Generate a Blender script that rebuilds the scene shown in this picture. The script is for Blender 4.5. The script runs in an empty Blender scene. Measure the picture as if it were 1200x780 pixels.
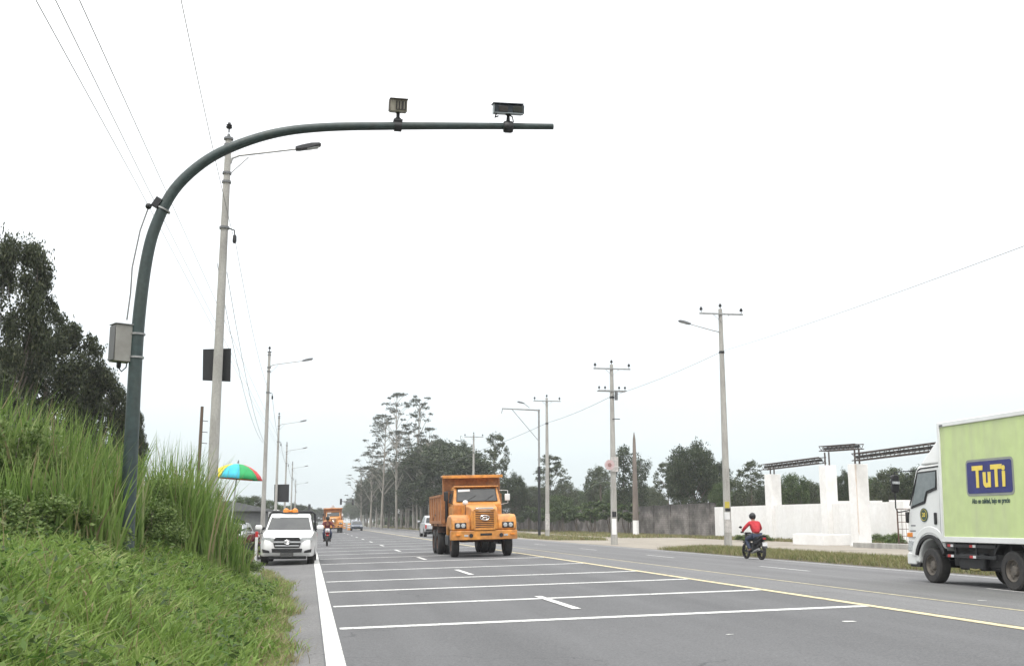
import bpy, bmesh, math, random
import numpy as np
from mathutils import Vector, Matrix
R = math.radians
scene = bpy.context.scene
col = scene.collection
random.seed(7)
rng = np.random.default_rng(11)

# ------------------------------------------------------------------ camera, sky, sun, exposure
CAMH, FPX = 1.45, 1258.0
PITCH, YAW = math.atan(221 / FPX), R(10.55)
cam_d = bpy.data.cameras.new('camera')
cam = bpy.data.objects.new('camera', cam_d)
col.objects.link(cam)
cam_d.sensor_width = 36.0
cam_d.lens = FPX / 1200 * 36
cam_d.clip_start, cam_d.clip_end = 0.1, 9000
cam.location = (0, 0, CAMH)
cam.rotation_euler = (R(90) + PITCH, 0, -YAW)
scene.camera = cam
vs = scene.view_settings
vs.view_transform = 'Standard'
vs.look = 'None'
vs.gamma = 1
vs.use_curve_mapping = False
vs.exposure = 0.8

SUN_EL, SUN_AZ = R(58), R(205)          # azimuth clockwise from +Y
world = bpy.data.worlds.new('World')
scene.world = world
world.use_nodes = True
nt = world.node_tree
nt.nodes.clear()
N, L = nt.nodes, nt.links
out = N.new('ShaderNodeOutputWorld')
bg = N.new('ShaderNodeBackground')
sky = N.new('ShaderNodeTexSky')
sky.sky_type = 'NISHITA'
sky.sun_disc = False
sky.sun_elevation = SUN_EL
sky.sun_rotation = SUN_AZ
sky.dust_density = 3.0
tc = N.new('ShaderNodeTexCoord')
sx = N.new('ShaderNodeSeparateXYZ')
L.new(tc.outputs['Generated'], sx.inputs[0])
rmp = N.new('ShaderNodeValToRGB')
L.new(sx.outputs['Z'], rmp.inputs[0])
el = rmp.color_ramp.elements
el[0].position, el[0].color = 0.0, (0.285, 0.325, 0.333, 1)
el[1].position, el[1].color = 1.0, (1.0, 1.0, 1.0, 1)
for p_, c_ in ((0.06, (0.330, 0.362, 0.370, 1)), (0.16, (0.41, 0.432, 0.44, 1)), (0.4, (0.62, 0.62, 0.62, 1))):
    e = rmp.color_ramp.elements.new(p_)
    e.color = c_
cn = N.new('ShaderNodeTexNoise')
cn.inputs['Scale'].default_value = 1.6
cn.inputs['Detail'].default_value = 4
mp = N.new('ShaderNodeMapping')
mp.inputs['Scale'].default_value = (1, 1, 3.5)
L.new(tc.outputs['Generated'], mp.inputs[0])
L.new(mp.outputs[0], cn.inputs['Vector'])
mr = N.new('ShaderNodeMapRange')
mr.inputs['From Min'].default_value, mr.inputs['From Max'].default_value = 0.3, 0.7
mr.inputs['To Min'].default_value, mr.inputs['To Max'].default_value = 9.6, 11.4
L.new(cn.outputs['Fac'], mr.inputs['Value'])
sc = N.new('ShaderNodeVectorMath')
sc.operation = 'SCALE'
L.new(rmp.outputs['Color'], sc.inputs[0])
L.new(mr.outputs[0], sc.inputs['Scale'])
mxs = N.new('ShaderNodeMix')
mxs.data_type = 'RGBA'
mxs.inputs[0].default_value = 0.9
L.new(sky.outputs[0], mxs.inputs[6])
L.new(sc.outputs[0], mxs.inputs[7])
L.new(mxs.outputs[2], bg.inputs[0])
bg.inputs[1].default_value = 0.15
L.new(bg.outputs[0], out.inputs[0])

sun_d = bpy.data.lights.new('sun', 'SUN')
sun_d.energy = 0.9
sun_d.angle = R(14)
sun_d.color = (1.0, 0.97, 0.92)
sun = bpy.data.objects.new('sun', sun_d)
col.objects.link(sun)
sdir = Vector((math.sin(SUN_AZ) * math.cos(SUN_EL), math.cos(SUN_AZ) * math.cos(SUN_EL), math.sin(SUN_EL)))
sun.rotation_euler = sdir.to_track_quat('Z', 'Y').to_euler()
sun.location = (0, 0, 50)

# ------------------------------------------------------------------ helpers
def ray(px, py):                        # direction of a picture point, for reading off real positions
    a, b = (px - 600) / FPX, (390 - py) / FPX
    fy, z = math.cos(PITCH) - b * math.sin(PITCH), math.sin(PITCH) + b * math.cos(PITCH)
    return (a * math.cos(YAW) + fy * math.sin(YAW), -a * math.sin(YAW) + fy * math.cos(YAW), z)

def atd(px, D, py=611):                 # ground position at forward distance D
    r_ = ray(px, py)
    f_ = r_[0] * math.sin(YAW) + r_[1] * math.cos(YAW)
    return r_[0] * D / f_, r_[1] * D / f_

def hgt(py, D, px=600):                 # height of a picture point at forward distance D
    r_ = ray(px, py)
    f_ = r_[0] * math.sin(YAW) + r_[1] * math.cos(YAW)
    return CAMH + r_[2] * D / f_

def crossz(x):
    return 0.025 * (x - 0.3) if x < 9.1 else 0.22 - 0.025 * (x - 9.1)

def setp(o, label=None, cat=None, group=None, kind=None):
    if label: o['label'] = label
    if cat: o['category'] = cat
    if group: o['group'] = group
    if kind: o['kind'] = kind
    return o

def empty(name, label, cat, loc=(0, 0, 0), rz=0.0, group=None, rx=0.0, ry=0.0):
    o = bpy.data.objects.new(name, None)
    col.objects.link(o)
    o.location = loc
    o.rotation_euler = (rx, ry, rz)
    o.empty_display_size = 0.2
    return setp(o, label, cat, group)

def dup(o, parent=None):
    c = o.copy()
    col.objects.link(c)
    if parent: c.parent = parent
    for ch in list(o.children):
        dup(ch, c)
    return c

class MB:
    def __init__(s): s.v, s.f, s.m = [], [], []
    def add(s, vs_, fs, mat=0):
        b = len(s.v)
        s.v += [tuple(p) for p in vs_]
        s.f += [tuple(b + i for i in f) for f in fs]
        s.m += [mat] * len(fs)
        return s
    def box(s, c, d, mat=0, rot=None):
        hx, hy, hz = d[0] / 2, d[1] / 2, d[2] / 2
        P = [Vector((x, y, z)) for x in (-hx, hx) for y in (-hy, hy) for z in (-hz, hz)]
        if rot: P = [rot @ p for p in P]
        P = [p + Vector(c) for p in P]
        return s.add(P, [(0, 1, 3, 2), (4, 6, 7, 5), (0, 4, 5, 1), (2, 3, 7, 6), (0, 2, 6, 4), (1, 5, 7, 3)], mat)
    def tube(s, pts, r, n=10, mat=0, cap=True):
        pts = [Vector(p) for p in pts]
        rs = r if isinstance(r, (list, tuple)) else [r] * len(pts)
        V, F = [], []
        t0 = (pts[1] - pts[0]).normalized()
        ref = Vector((0, 0, 1)) if abs(t0.z) < 0.9 else Vector((1, 0, 0))
        u = t0.cross(ref).normalized()
        for i, p in enumerate(pts):
            t = (pts[min(i + 1, len(pts) - 1)] - pts[max(i - 1, 0)]).normalized()
            u = (u - t * u.dot(t)).normalized()
            w = t.cross(u)
            for k in range(n):
                a = 2 * math.pi * k / n
                V.append(p + (u * math.cos(a) + w * math.sin(a)) * rs[i])
        for i in range(len(pts) - 1):
            for k in range(n):
                a, b = i * n + k, i * n + (k + 1) % n
                F.append((a, b, b + n, a + n))
        if cap:
            F.append(tuple(range(n - 1, -1, -1)))
            F.append(tuple(range(len(V) - n, len(V))))
        return s.add(V, F, mat)
    def lathe(s, prof, c=(0, 0, 0), axis='Z', n=24, mat=0, cap=True):
        V, F = [], []
        for a, r in prof:
            for k in range(n):
                t = 2 * math.pi * k / n
                q = (r * math.cos(t), r * math.sin(t), a)
                if axis == 'X': q = (a, q[0], q[1])
                elif axis == 'Y': q = (q[1], a, q[0])
                V.append((q[0] + c[0], q[1] + c[1], q[2] + c[2]))
        for i in range(len(prof) - 1):
            for k in range(n):
                a, b = i * n + k, i * n + (k + 1) % n
                F.append((a, b, b + n, a + n))
        if cap and prof[0][1] > 1e-4: F.append(tuple(range(n - 1, -1, -1)))
        if cap and prof[-1][1] > 1e-4: F.append(tuple(range(len(V) - n, len(V))))
        return s.add(V, F, mat)
    def prism(s, poly, lo, hi, axis='X', mat=0):     # X: poly is (y,z); Y: (x,z); Z: (x,y)
        def P(a, b, t): return (t, a, b) if axis == 'X' else ((a, t, b) if axis == 'Y' else (a, b, t))
        n = len(poly)
        V = [P(a, b, lo) for a, b in poly] + [P(a, b, hi) for a, b in poly]
        F = [tuple(range(n)), tuple(range(2 * n - 1, n - 1, -1))]
        F += [(i, i + n, (i + 1) % n + n, (i + 1) % n) for i in range(n)]
        return s.add(V, F, mat)
    def panel(s, pts, t=0.01, mat=0):                # thin slab on a polygon, raised along its normal
        pts = [Vector(p) for p in pts]
        nrm = Vector((0, 0, 0))
        for i in range(len(pts)):
            a, b = pts[i], pts[(i + 1) % len(pts)]
            nrm += Vector(((a.y - b.y) * (a.z + b.z), (a.z - b.z) * (a.x + b.x), (a.x - b.x) * (a.y + b.y)))
        nrm.normalize()
        n = len(pts)
        V = pts + [p + nrm * t for p in pts]
        F = [tuple(range(n - 1, -1, -1)), tuple(range(n, 2 * n))]
        F += [(i, (i + 1) % n, (i + 1) % n + n, i + n) for i in range(n)]
        return s.add(V, F, mat)
    def ball(s, c, r, nu=14, nv=9, mat=0):
        r = r if isinstance(r, (list, tuple)) else (r, r, r)
        V = [(c[0], c[1], c[2] - r[2])]
        for j in range(1, nv):
            ph = -math.pi / 2 + math.pi * j / nv
            for k in range(nu):
                t = 2 * math.pi * k / nu
                V.append((c[0] + r[0] * math.cos(ph) * math.cos(t), c[1] + r[1] * math.cos(ph) * math.sin(t), c[2] + r[2] * math.sin(ph)))
        V.append((c[0], c[1], c[2] + r[2]))
        F = [(0, 1 + (k + 1) % nu, 1 + k) for k in range(nu)]
        for j in range(nv - 2):
            for k in range(nu):
                a, b = 1 + j * nu + k, 1 + j * nu + (k + 1) % nu
                F.append((a, b, b + nu, a + nu))
        e_ = len(V) - 1
        F += [(e_, 1 + (nv - 2) * nu + k, 1 + (nv - 2) * nu + (k + 1) % nu) for k in range(nu)]
        return s.add(V, F, mat)
    def map(s, fn):
        s.v = [tuple(fn(*p)) for p in s.v]
        return s
    def build(s, name, mats, parent=None, bevel=0.0, seg=2, smooth=True, angle=35):
        me = bpy.data.meshes.new(name)
        me.from_pydata(s.v, [], s.f)
        mats = mats if isinstance(mats, (list, tuple)) else [mats]
        for m_ in mats: me.materials.append(m_)
        me.polygons.foreach_set('material_index', s.m)
        bm = bmesh.new()
        bm.from_mesh(me)
        bmesh.ops.recalc_face_normals(bm, faces=bm.faces)
        if smooth:
            for f in bm.faces: f.smooth = True
            lim = R(angle)
            for e_ in bm.edges:
                if len(e_.link_faces) == 2 and e_.calc_face_angle(0) > lim: e_.smooth = False
        bm.to_mesh(me)
        bm.free()
        o = bpy.data.objects.new(name, me)
        col.objects.link(o)
        if parent: o.parent = parent
        if bevel:
            b_ = o.modifiers.new('bevel', 'BEVEL')
            b_.width, b_.segments, b_.limit_method, b_.angle_limit = bevel, seg, 'ANGLE', R(32)
            b_.harden_normals = False
            for p in me.polygons: p.use_smooth = True
            b_.use_clamp_overlap = True
        return o

def np_mesh(name, V, Q, mats, mi=None, parent=None, smooth=False):
    me = bpy.data.meshes.new(name)
    V = np.asarray(V, np.float32).reshape(-1, 3)
    Q = np.asarray(Q, np.int32).reshape(-1, 4)
    me.vertices.add(len(V))
    me.vertices.foreach_set('co', V.ravel())
    me.loops.add(Q.size)
    me.loops.foreach_set('vertex_index', Q.ravel())
    me.polygons.add(len(Q))
    me.polygons.foreach_set('loop_start', np.arange(0, Q.size, 4, dtype=np.int32))
    for m_ in (mats if isinstance(mats, list) else [mats]): me.materials.append(m_)
    if mi is not None: me.polygons.foreach_set('material_index', np.asarray(mi, np.int32))
    if smooth: me.polygons.foreach_set('use_smooth', np.ones(len(Q), bool))
    me.update()
    me.validate()
    o = bpy.data.objects.new(name, me)
    col.objects.link(o)
    if parent: o.parent = parent
    return o

def text_mb(body, size, name, mat, parent, loc, rot, extrude=0.004, bold=0.0, sxy=(1, 1), spacing=1.0):
    cu = bpy.data.curves.new('t', 'FONT')
    cu.body, cu.size, cu.extrude, cu.offset = body, size, extrude, bold
    cu.align_x, cu.align_y = 'CENTER', 'CENTER'
    cu.space_character = spacing
    cu.resolution_u = 4
    to = bpy.data.objects.new('t', cu)
    me = bpy.data.meshes.new_from_object(to)
    bpy.data.objects.remove(to)
    me.name = name
    me.materials.clear()
    me.materials.append(mat)
    o = bpy.data.objects.new(name, me)
    col.objects.link(o)
    o.parent = parent
    o.location = loc
    o.rotation_euler = rot
    o.scale = (sxy[0], sxy[1], 1)
    return o

# ------------------------------------------------------------------ materials
def mat(name, c, rough=0.6, metal=0.0, c2=None, scale=3.0, lo=0.35, hi=0.65, bump=0.0, bscale=None, coat=0.0,
        detail=6, spec=0.5, stretch=(1, 1, 1), alpha=1.0, emit=None, fine=None):
    m_ = bpy.data.materials.new(name)
    m_.use_nodes = True
    n_, l_ = m_.node_tree.nodes, m_.node_tree.links
    b = n_['Principled BSDF']
    b.inputs['Roughness'].default_value = rough
    b.inputs['Metallic'].default_value = metal
    b.inputs['Specular IOR Level'].default_value = spec
    b.inputs['Coat Weight'].default_value = coat
    b.inputs['Coat Roughness'].default_value = 0.08
    b.inputs['Alpha'].default_value = alpha
    if emit:
        b.inputs['Emission Color'].default_value = (*emit[:3], 1)
        b.inputs['Emission Strength'].default_value = emit[3]
    t = n_.new('ShaderNodeTexCoord')
    g = n_.new('ShaderNodeMapping')
    g.inputs['Scale'].default_value = stretch
    l_.new(t.outputs['Object'], g.inputs[0])
    if c2 is None: c2 = tuple(x * 0.82 for x in c)
    no = n_.new('ShaderNodeTexNoise')
    no.inputs['Scale'].default_value = scale
    no.inputs['Detail'].default_value = detail
    no.inputs['Roughness'].default_value = 0.6
    l_.new(g.outputs[0], no.inputs['Vector'])
    r_ = n_.new('ShaderNodeValToRGB')
    r_.color_ramp.elements[0].position, r_.color_ramp.elements[0].color = lo, (*c2, 1)
    r_.color_ramp.elements[1].position, r_.color_ramp.elements[1].color = hi, (*c, 1)
    l_.new(no.outputs['Fac'], r_.inputs[0])
    src = r_.outputs['Color']
    if fine:                                        # (scale, amount): small grain multiplied over
        n2 = n_.new('ShaderNodeTexNoise')
        n2.inputs['Scale'].default_value = fine[0]
        n2.inputs['Detail'].default_value = 3
        l_.new(t.outputs['Object'], n2.inputs['Vector'])
        q = n_.new('ShaderNodeMapRange')
        q.inputs['From Min'].default_value, q.inputs['From Max'].default_value = 0.3, 0.7
        q.inputs['To Min'].default_value, q.inputs['To Max'].default_value = 1 - fine[1], 1 + fine[1]
        l_.new(n2.outputs['Fac'], q.inputs['Value'])
        s2 = n_.new('ShaderNodeVectorMath')
        s2.operation = 'SCALE'
        l_.new(src, s2.inputs[0])
        l_.new(q.outputs[0], s2.inputs['Scale'])
        src = s2.outputs[0]
    l_.new(src, b.inputs['Base Color'])
    if bump:
        n3 = n_.new('ShaderNodeTexNoise')
        n3.inputs['Scale'].default_value = bscale or scale * 6
        n3.inputs['Detail'].default_value = 5
        l_.new(g.outputs[0], n3.inputs['Vector'])
        bp = n_.new('ShaderNodeBump')
        bp.inputs['Strength'].default_value = bump
        bp.inputs['Distance'].default_value = 0.02
        l_.new(n3.outputs['Fac'], bp.inputs['Height'])
        l_.new(bp.outputs[0], b.inputs['Normal'])
    return m_

def leafmat(name, cols, rough=0.55, trans=0.35, patch=None):
    """foliage: every leaf or blade its own tone out of a ramp, partly translucent"""
    m_ = bpy.data.materials.new(name)
    m_.use_nodes = True
    n_, l_ = m_.node_tree.nodes, m_.node_tree.links
    b = n_['Principled BSDF']
    b.inputs['Roughness'].default_value = rough
    b.inputs['Specular IOR Level'].default_value = 0.3
    geo = n_.new('ShaderNodeNewGeometry')
    r_ = n_.new('ShaderNodeValToRGB')
    E_ = r_.color_ramp.elements
    k = len(cols)
    E_[0].position, E_[0].color = 0, (*cols[0], 1)
    E_[1].position, E_[1].color = 1, (*cols[-1], 1)
    for i in range(1, k - 1):
        E_.new(i / (k - 1)).color = (*cols[i], 1)
    if patch:
        no = n_.new('ShaderNodeTexNoise')
        no.inputs['Scale'].default_value = patch
        no.inputs['Detail'].default_value = 3
        l_.new(geo.outputs['Position'], no.inputs['Vector'])
        ma = n_.new('ShaderNodeMath')
        ma.operation = 'MULTIPLY_ADD'
        l_.new(no.outputs['Fac'], ma.inputs[0])
        ma.inputs[1].default_value = 1.3
        m2 = n_.new('ShaderNodeMath')
        m2.operation = 'MULTIPLY_ADD'
        l_.new(geo.outputs['Random Per Island'], m2.inputs[0])
        m2.inputs[1].default_value = 0.6
        m2.inputs[2].default_value = -0.45
        l_.new(m2.outputs[0], ma.inputs[2])
        l_.new(ma.outputs[0], r_.inputs[0])
    else:
        l_.new(geo.outputs['Random Per Island'], r_.inputs[0])
    l_.new(r_.outputs[0], b.inputs['Base Color'])
    tr = n_.new('ShaderNodeBsdfTranslucent')
    l_.new(r_.outputs[0], tr.inputs[0])
    mx = n_.new('ShaderNodeMixShader')
    mx.inputs[0].default_value = trans
    l_.new(b.outputs[0], mx.inputs[1])
    l_.new(tr.outputs[0], mx.inputs[2])
    l_.new(mx.outputs[0], n_['Material Output'].inputs[0])
    return m_

M = {}
M['asphalt'] = mat('asphalt', (.108, .109, .111), .85, c2=(.088, .089, .091), scale=.5, lo=.3, hi=.7, bump=.35, bscale=90, fine=(40, .16), stretch=(1, .25, 1))
M['shoulder'] = mat('shoulder_asphalt', (.165, .163, .160), .9, c2=(.125, .124, .123), scale=.8, lo=.3, hi=.7, bump=.4, bscale=80, fine=(30, .2), stretch=(1, .5, 1))
M['asphalt_worn'] = mat('worn_asphalt', (.160, .160, .160), .85, c2=(.125, .126, .128), scale=.6, lo=.3, hi=.7, bump=.35, bscale=90, fine=(40, .15), stretch=(1, .2, 1))
M['asphalt_right'] = mat('older_asphalt', (.135, .135, .135), .85, c2=(.108, .108, .109), scale=.5, lo=.3, hi=.7, bump=.35, bscale=90, fine=(40, .15), stretch=(1, .2, 1))
M['white_line'] = mat('white_road_paint', (.60, .60, .575), .75, c2=(.17, .17, .168), scale=18, lo=.34, hi=.46, fine=(60, .1))
M['yellow_line'] = mat('yellow_road_paint', (.58, .505, .31), .7, c2=(.26, .24, .17), scale=12, lo=.34, hi=.5, fine=(60, .1))
M['faded_line'] = mat('faded_road_paint', (.58, .58, .55), .7, c2=(.24, .24, .23), scale=7, lo=.32, hi=.52, fine=(60, .1))
M['faded_yellow'] = mat('faded_yellow_paint', (.44, .40, .26), .7, c2=(.22, .20, .14), scale=6, lo=.3, hi=.6, fine=(60, .1))
M['ground'] = mat('ground_soil_and_grass', (.10, .115, .05), .95, c2=(.15, .125, .08), scale=.12, lo=.35, hi=.6, fine=(3, .35))
M['soil'] = mat('soil', (.11, .085, .055), .95, c2=(.07, .07, .035), scale=2.0, bump=.8, bscale=25, fine=(20, .3))
M['sand'] = mat('packed_sandy_dirt', (.30, .27, .22), .95, c2=(.225, .20, .165), scale=.35, lo=.35, hi=.65, bump=.5, bscale=18, fine=(6, .15))
M['concrete'] = mat('aged_concrete', (.40, .39, .36), .85, c2=(.28, .27, .25), scale=3, lo=.35, hi=.62, bump=.3, bscale=40, stretch=(1, 1, .25), fine=(25, .12))
M['green_pole'] = mat('dark_green_paint', (.020, .040, .040), .5, c2=(.032, .047, .042), scale=4, lo=.35, hi=.7, stretch=(1, 1, .3), coat=.05, fine=(12, .25))
M['truss'] = mat('weathered_truss_steel', (.085, .065, .055), .8, c2=(.05, .042, .038), scale=4)
M['steel'] = mat('galvanised_steel', (.36, .36, .35), .5, .6, c2=(.24, .24, .24), scale=8)
M['grey_metal'] = mat('grey_painted_metal', (.16, .165, .17), .5, .2)
M['dark_metal'] = mat('dark_metal', (.030, .031, .033), .5, .3)
M['black'] = mat('black_plastic', (.014, .014, .015), .45)
M['rubber'] = mat('tyre_rubber', (.022, .022, .023), .85, c2=(.040, .037, .034), scale=6)
M['cable'] = mat('weathered_cable', (.20, .20, .20), .6)
M['beige_box'] = mat('beige_painted_case', (.36, .335, .27), .55, c2=(.26, .24, .19), scale=8)
M['brown_case'] = mat('brown_side_of_case', (.10, .082, .066), .6)
M['cam_window'] = mat('camera_window', (.055, .05, .05), .15)
M['cam_dark'] = mat('slate_camera_housing', (.032, .042, .055), .4)
M['cam_light'] = mat('pale_camera_bezel', (.30, .34, .35), .5)
M['glass'] = mat('dark_vehicle_glass', (.035, .038, .038), .06, spec=.7, c2=(.055, .058, .055), scale=2)
M['glass_pale'] = mat('cab_side_glass', (.09, .11, .11), .04, spec=1.0, c2=(.14, .16, .16), scale=3)
M['brass'] = mat('dull_yellow_hose', (.22, .20, .06), .6)
M['dusty_rim'] = mat('dusty_wheel_rim', (.075, .068, .060), .75, c2=(.16, .14, .115), scale=9)
M['lens'] = mat('lamp_lens', (.55, .57, .56), .12, c2=(.30, .31, .32), scale=20, spec=.8)
M['amber'] = mat('amber_lens', (.75, .25, .03), .25)
M['red_lens'] = mat('red_lens', (.45, .02, .02), .25)
M['chrome'] = mat('chrome', (.62, .62, .62), .2, .95)
M['car_white'] = mat('white_car_paint', (.78, .78, .77), .3, c2=(.70, .70, .69), scale=1.5, coat=.5)
M['car_silver'] = mat('silver_car_paint', (.50, .51, .52), .35, .3, coat=.4)
M['car_blue'] = mat('dark_blue_car_paint', (.05, .065, .09), .3, coat=.5)
M['orange'] = mat('orange_truck_paint', (.63, .268, .048), .45, c2=(.44, .185, .050), scale=2.2, coat=.1, fine=(6, .20), lo=.38, hi=.6)
M['bed_orange'] = mat('dusty_orange_bed_paint', (.40, .175, .065), .75, c2=(.27, .12, .055), scale=2.2, fine=(10, .2))
M['rust'] = mat('rusty_chassis', (.12, .055, .032), .8, c2=(.05, .035, .03), scale=4)
M['truck_white'] = mat('white_truck_paint', (.74, .75, .74), .4, c2=(.66, .67, .65), scale=1.2, coat=.3)
M['truck_green'] = mat('pale_lime_box_paint', (.50, .605, .275), .5, c2=(.45, .52, .28), scale=1.6, lo=.28, hi=.6, stretch=(2, 2, .3), fine=(4, .05))
M['sign_blue'] = mat('navy_sign', (.028, .034, .17), .5, c2=(.024, .028, .13), scale=5)
M['sign_yellow'] = mat('yellow_lettering', (.80, .62, .10), .5, c2=(.70, .55, .10))
M['sign_grey'] = mat('grey_sign_border', (.27, .29, .26), .5)
M['ink'] = mat('dark_green_lettering', (.05, .09, .07), .6)
M['white_paint'] = mat('whitewashed_render', (.82, .815, .80), .85, c2=(.74, .725, .70), scale=.7, lo=.30, hi=.55, bump=.2, bscale=14, fine=(4, .04), stretch=(1, 1, .5))
M['skin'] = mat('skin', (.30, .16, .10), .6)
M['red_cloth'] = mat('red_jacket', (.50, .03, .04), .8, c2=(.36, .02, .03), scale=9)
M['maroon_cloth'] = mat('maroon_jacket', (.16, .03, .035), .8, c2=(.10, .025, .03), scale=9)
M['denim'] = mat('dark_denim', (.045, .06, .10), .85, c2=(.03, .04, .07), scale=12)
M['white'] = mat('white_plastic', (.72, .72, .72), .5)
M['red_paint'] = mat('red_paint', (.48, .03, .03), .4)
M['tarp'] = mat('pale_tarp', (.50, .50, .50), .8, c2=(.36, .36, .37), scale=3)
M['wood_old'] = mat('weathered_wood', (.15, .11, .08), .9, c2=(.09, .065, .05), scale=5, stretch=(1, 1, .15), bump=.4)
M['bark'] = mat('bark', (.16, .14, .11), .9, c2=(.085, .07, .055), scale=3, stretch=(1, 1, .3), bump=.5)
M['bark_pale'] = mat('pale_bark', (.36, .34, .30), .85, c2=(.20, .18, .15), scale=2.5, stretch=(1, 1, .3))
M['leaf_dark'] = leafmat('dark_foliage', [(.019, .032, .016), (.036, .056, .025), (.058, .080, .034), (.092, .108, .054)], trans=.25)
M['leaf_mid'] = leafmat('green_foliage', [(.032, .058, .020), (.055, .095, .030), (.085, .125, .040), (.12, .15, .06)], trans=.3)
M['leaf_grey'] = leafmat('greyish_foliage', [(.036, .052, .028), (.062, .085, .042), (.095, .118, .058), (.135, .145, .085)], trans=.3)
M['leaf_near'] = leafmat('near_dark_foliage', [(.016, .024, .010), (.032, .044, .018), (.052, .066, .028), (.085, .092, .045)], trans=.2)
M['leaf_airy'] = leafmat('thin_grey_foliage', [(.045, .055, .038), (.070, .080, .055), (.10, .11, .075)], trans=.35)
M['leaf_bright'] = leafmat('bright_young_foliage', [(.05, .11, .02), (.09, .17, .035), (.14, .22, .05), (.19, .25, .07)], trans=.4)
M['leaf_bush'] = leafmat('bush_foliage', [(.060, .105, .026), (.105, .165, .040), (.155, .220, .062), (.22, .28, .10)], trans=.35)
M['grass'] = leafmat('roadside_grass', [(.072, .125, .026), (.130, .215, .042), (.195, .300, .066), (.27, .37, .10), (.38, .40, .18)], trans=.4, patch=1.1)
M['reed'] = leafmat('tall_grass', [(.066, .115, .026), (.105, .180, .036), (.155, .245, .054), (.22, .30, .085), (.31, .32, .16)], trans=.4, patch=.9)
M['dry'] = leafmat('dry_grass', [(.16, .13, .07), (.24, .20, .10), (.32, .27, .15), (.20, .22, .08)], trans=.3)
M['verge_grass'] = leafmat('verge_grass', [(.09, .12, .04), (.15, .17, .06), (.22, .22, .09), (.27, .25, .12)], trans=.3, patch=.5)

def road_wear(m_, lanes, amt=.14, cracks=.35):
    """wheel tracks and oil bands along the lanes, sealed patches, fine cracks"""
    n_, l_ = m_.node_tree.nodes, m_.node_tree.links
    b = n_['Principled BSDF']
    src = b.inputs['Base Color'].links[0].from_socket
    geo = n_.new('ShaderNodeNewGeometry')
    sp = n_.new('ShaderNodeSeparateXYZ')
    l_.new(geo.outputs['Position'], sp.inputs[0])
    wob = n_.new('ShaderNodeTexNoise')
    wob.inputs['Scale'].default_value = .15
    l_.new(geo.outputs['Position'], wob.inputs['Vector'])
    def math_(op, a, b_=None, c=None):
        q = n_.new('ShaderNodeMath'); q.operation = op
        for i, v in enumerate((a, b_, c)):
            if v is None: continue
            if isinstance(v, (int, float)): q.inputs[i].default_value = v
            else: l_.new(v, q.inputs[i])
        return q.outputs[0]
    x = math_('MULTIPLY_ADD', wob.outputs['Fac'], .5, sp.outputs['X'])
    tot = None
    for c_, w, s in lanes:
        d = math_('DIVIDE', math_('SUBTRACT', x, c_ + .25), w)
        g_ = math_('POWER', 2.718, math_('MULTIPLY', math_('MULTIPLY', d, d), -1))
        g_ = math_('MULTIPLY', g_, s * amt)
        tot = g_ if tot is None else math_('ADD', tot, g_)
    mpg = n_.new('ShaderNodeMapping'); mpg.inputs['Scale'].default_value = (1.2, .07, 1)
    l_.new(geo.outputs['Position'], mpg.inputs[0])
    st = n_.new('ShaderNodeTexNoise'); st.inputs['Scale'].default_value = 2.2; st.inputs['Detail'].default_value = 5
    l_.new(mpg.outputs[0], st.inputs['Vector'])
    tot = math_('ADD', tot, math_('MULTIPLY_ADD', st.outputs['Fac'], .30, -.15))
    # coarse aggregate
    vo = n_.new('ShaderNodeTexVoronoi'); vo.inputs['Scale'].default_value = 55
    l_.new(geo.outputs['Position'], vo.inputs['Vector'])
    sc_ = n_.new('ShaderNodeSeparateColor'); l_.new(vo.outputs['Color'], sc_.inputs[0])
    tot = math_('ADD', tot, math_('MULTIPLY_ADD', sc_.outputs[0], .34, -.17))
    # cracks
    nw = n_.new('ShaderNodeTexNoise'); nw.inputs['Scale'].default_value = 1.3; nw.inputs['Detail'].default_value = 6
    l_.new(geo.outputs['Position'], nw.inputs['Vector'])
    vm = n_.new('ShaderNodeVectorMath'); vm.operation = 'MULTIPLY_ADD'
    l_.new(nw.outputs['Color'], vm.inputs[0]); vm.inputs[1].default_value = (1.6, 1.6, 0); l_.new(geo.outputs['Position'], vm.inputs[2])
    vc = n_.new('ShaderNodeTexVoronoi'); vc.feature = 'DISTANCE_TO_EDGE'; vc.inputs['Scale'].default_value = .22
    l_.new(vm.outputs[0], vc.inputs['Vector'])
    ck = math_('LESS_THAN', vc.outputs['Distance'], .0030)
    ms = n_.new('ShaderNodeTexNoise'); ms.inputs['Scale'].default_value = .12
    l_.new(geo.outputs['Position'], ms.inputs['Vector'])
    ck = math_('MULTIPLY', ck, math_('GREATER_THAN', ms.outputs['Fac'], .52))
    tot = math_('SUBTRACT', tot, math_('MULTIPLY', ck, cracks))
    f_ = math_('ADD', tot, 1.0)
    s2 = n_.new('ShaderNodeVectorMath'); s2.operation = 'SCALE'
    l_.new(src, s2.inputs[0]); l_.new(f_, s2.inputs['Scale'])
    l_.new(s2.outputs[0], b.inputs['Base Color'])
for k_ in ('asphalt', 'asphalt_worn', 'asphalt_right', 'shoulder'):
    road_wear(M[k_], [(1.4, .28, .8), (3.1, .28, .8), (2.25, .30, -.9), (5.4, .28, .8), (7.2, .28, .8), (6.3, .30, -.9), (11.0, .28, .8), (12.8, .28, .8), (11.9, .3, -.9), (14.7, .28, .8), (16.5, .28, .8), (15.6, .3, -.9)], .10)

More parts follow.
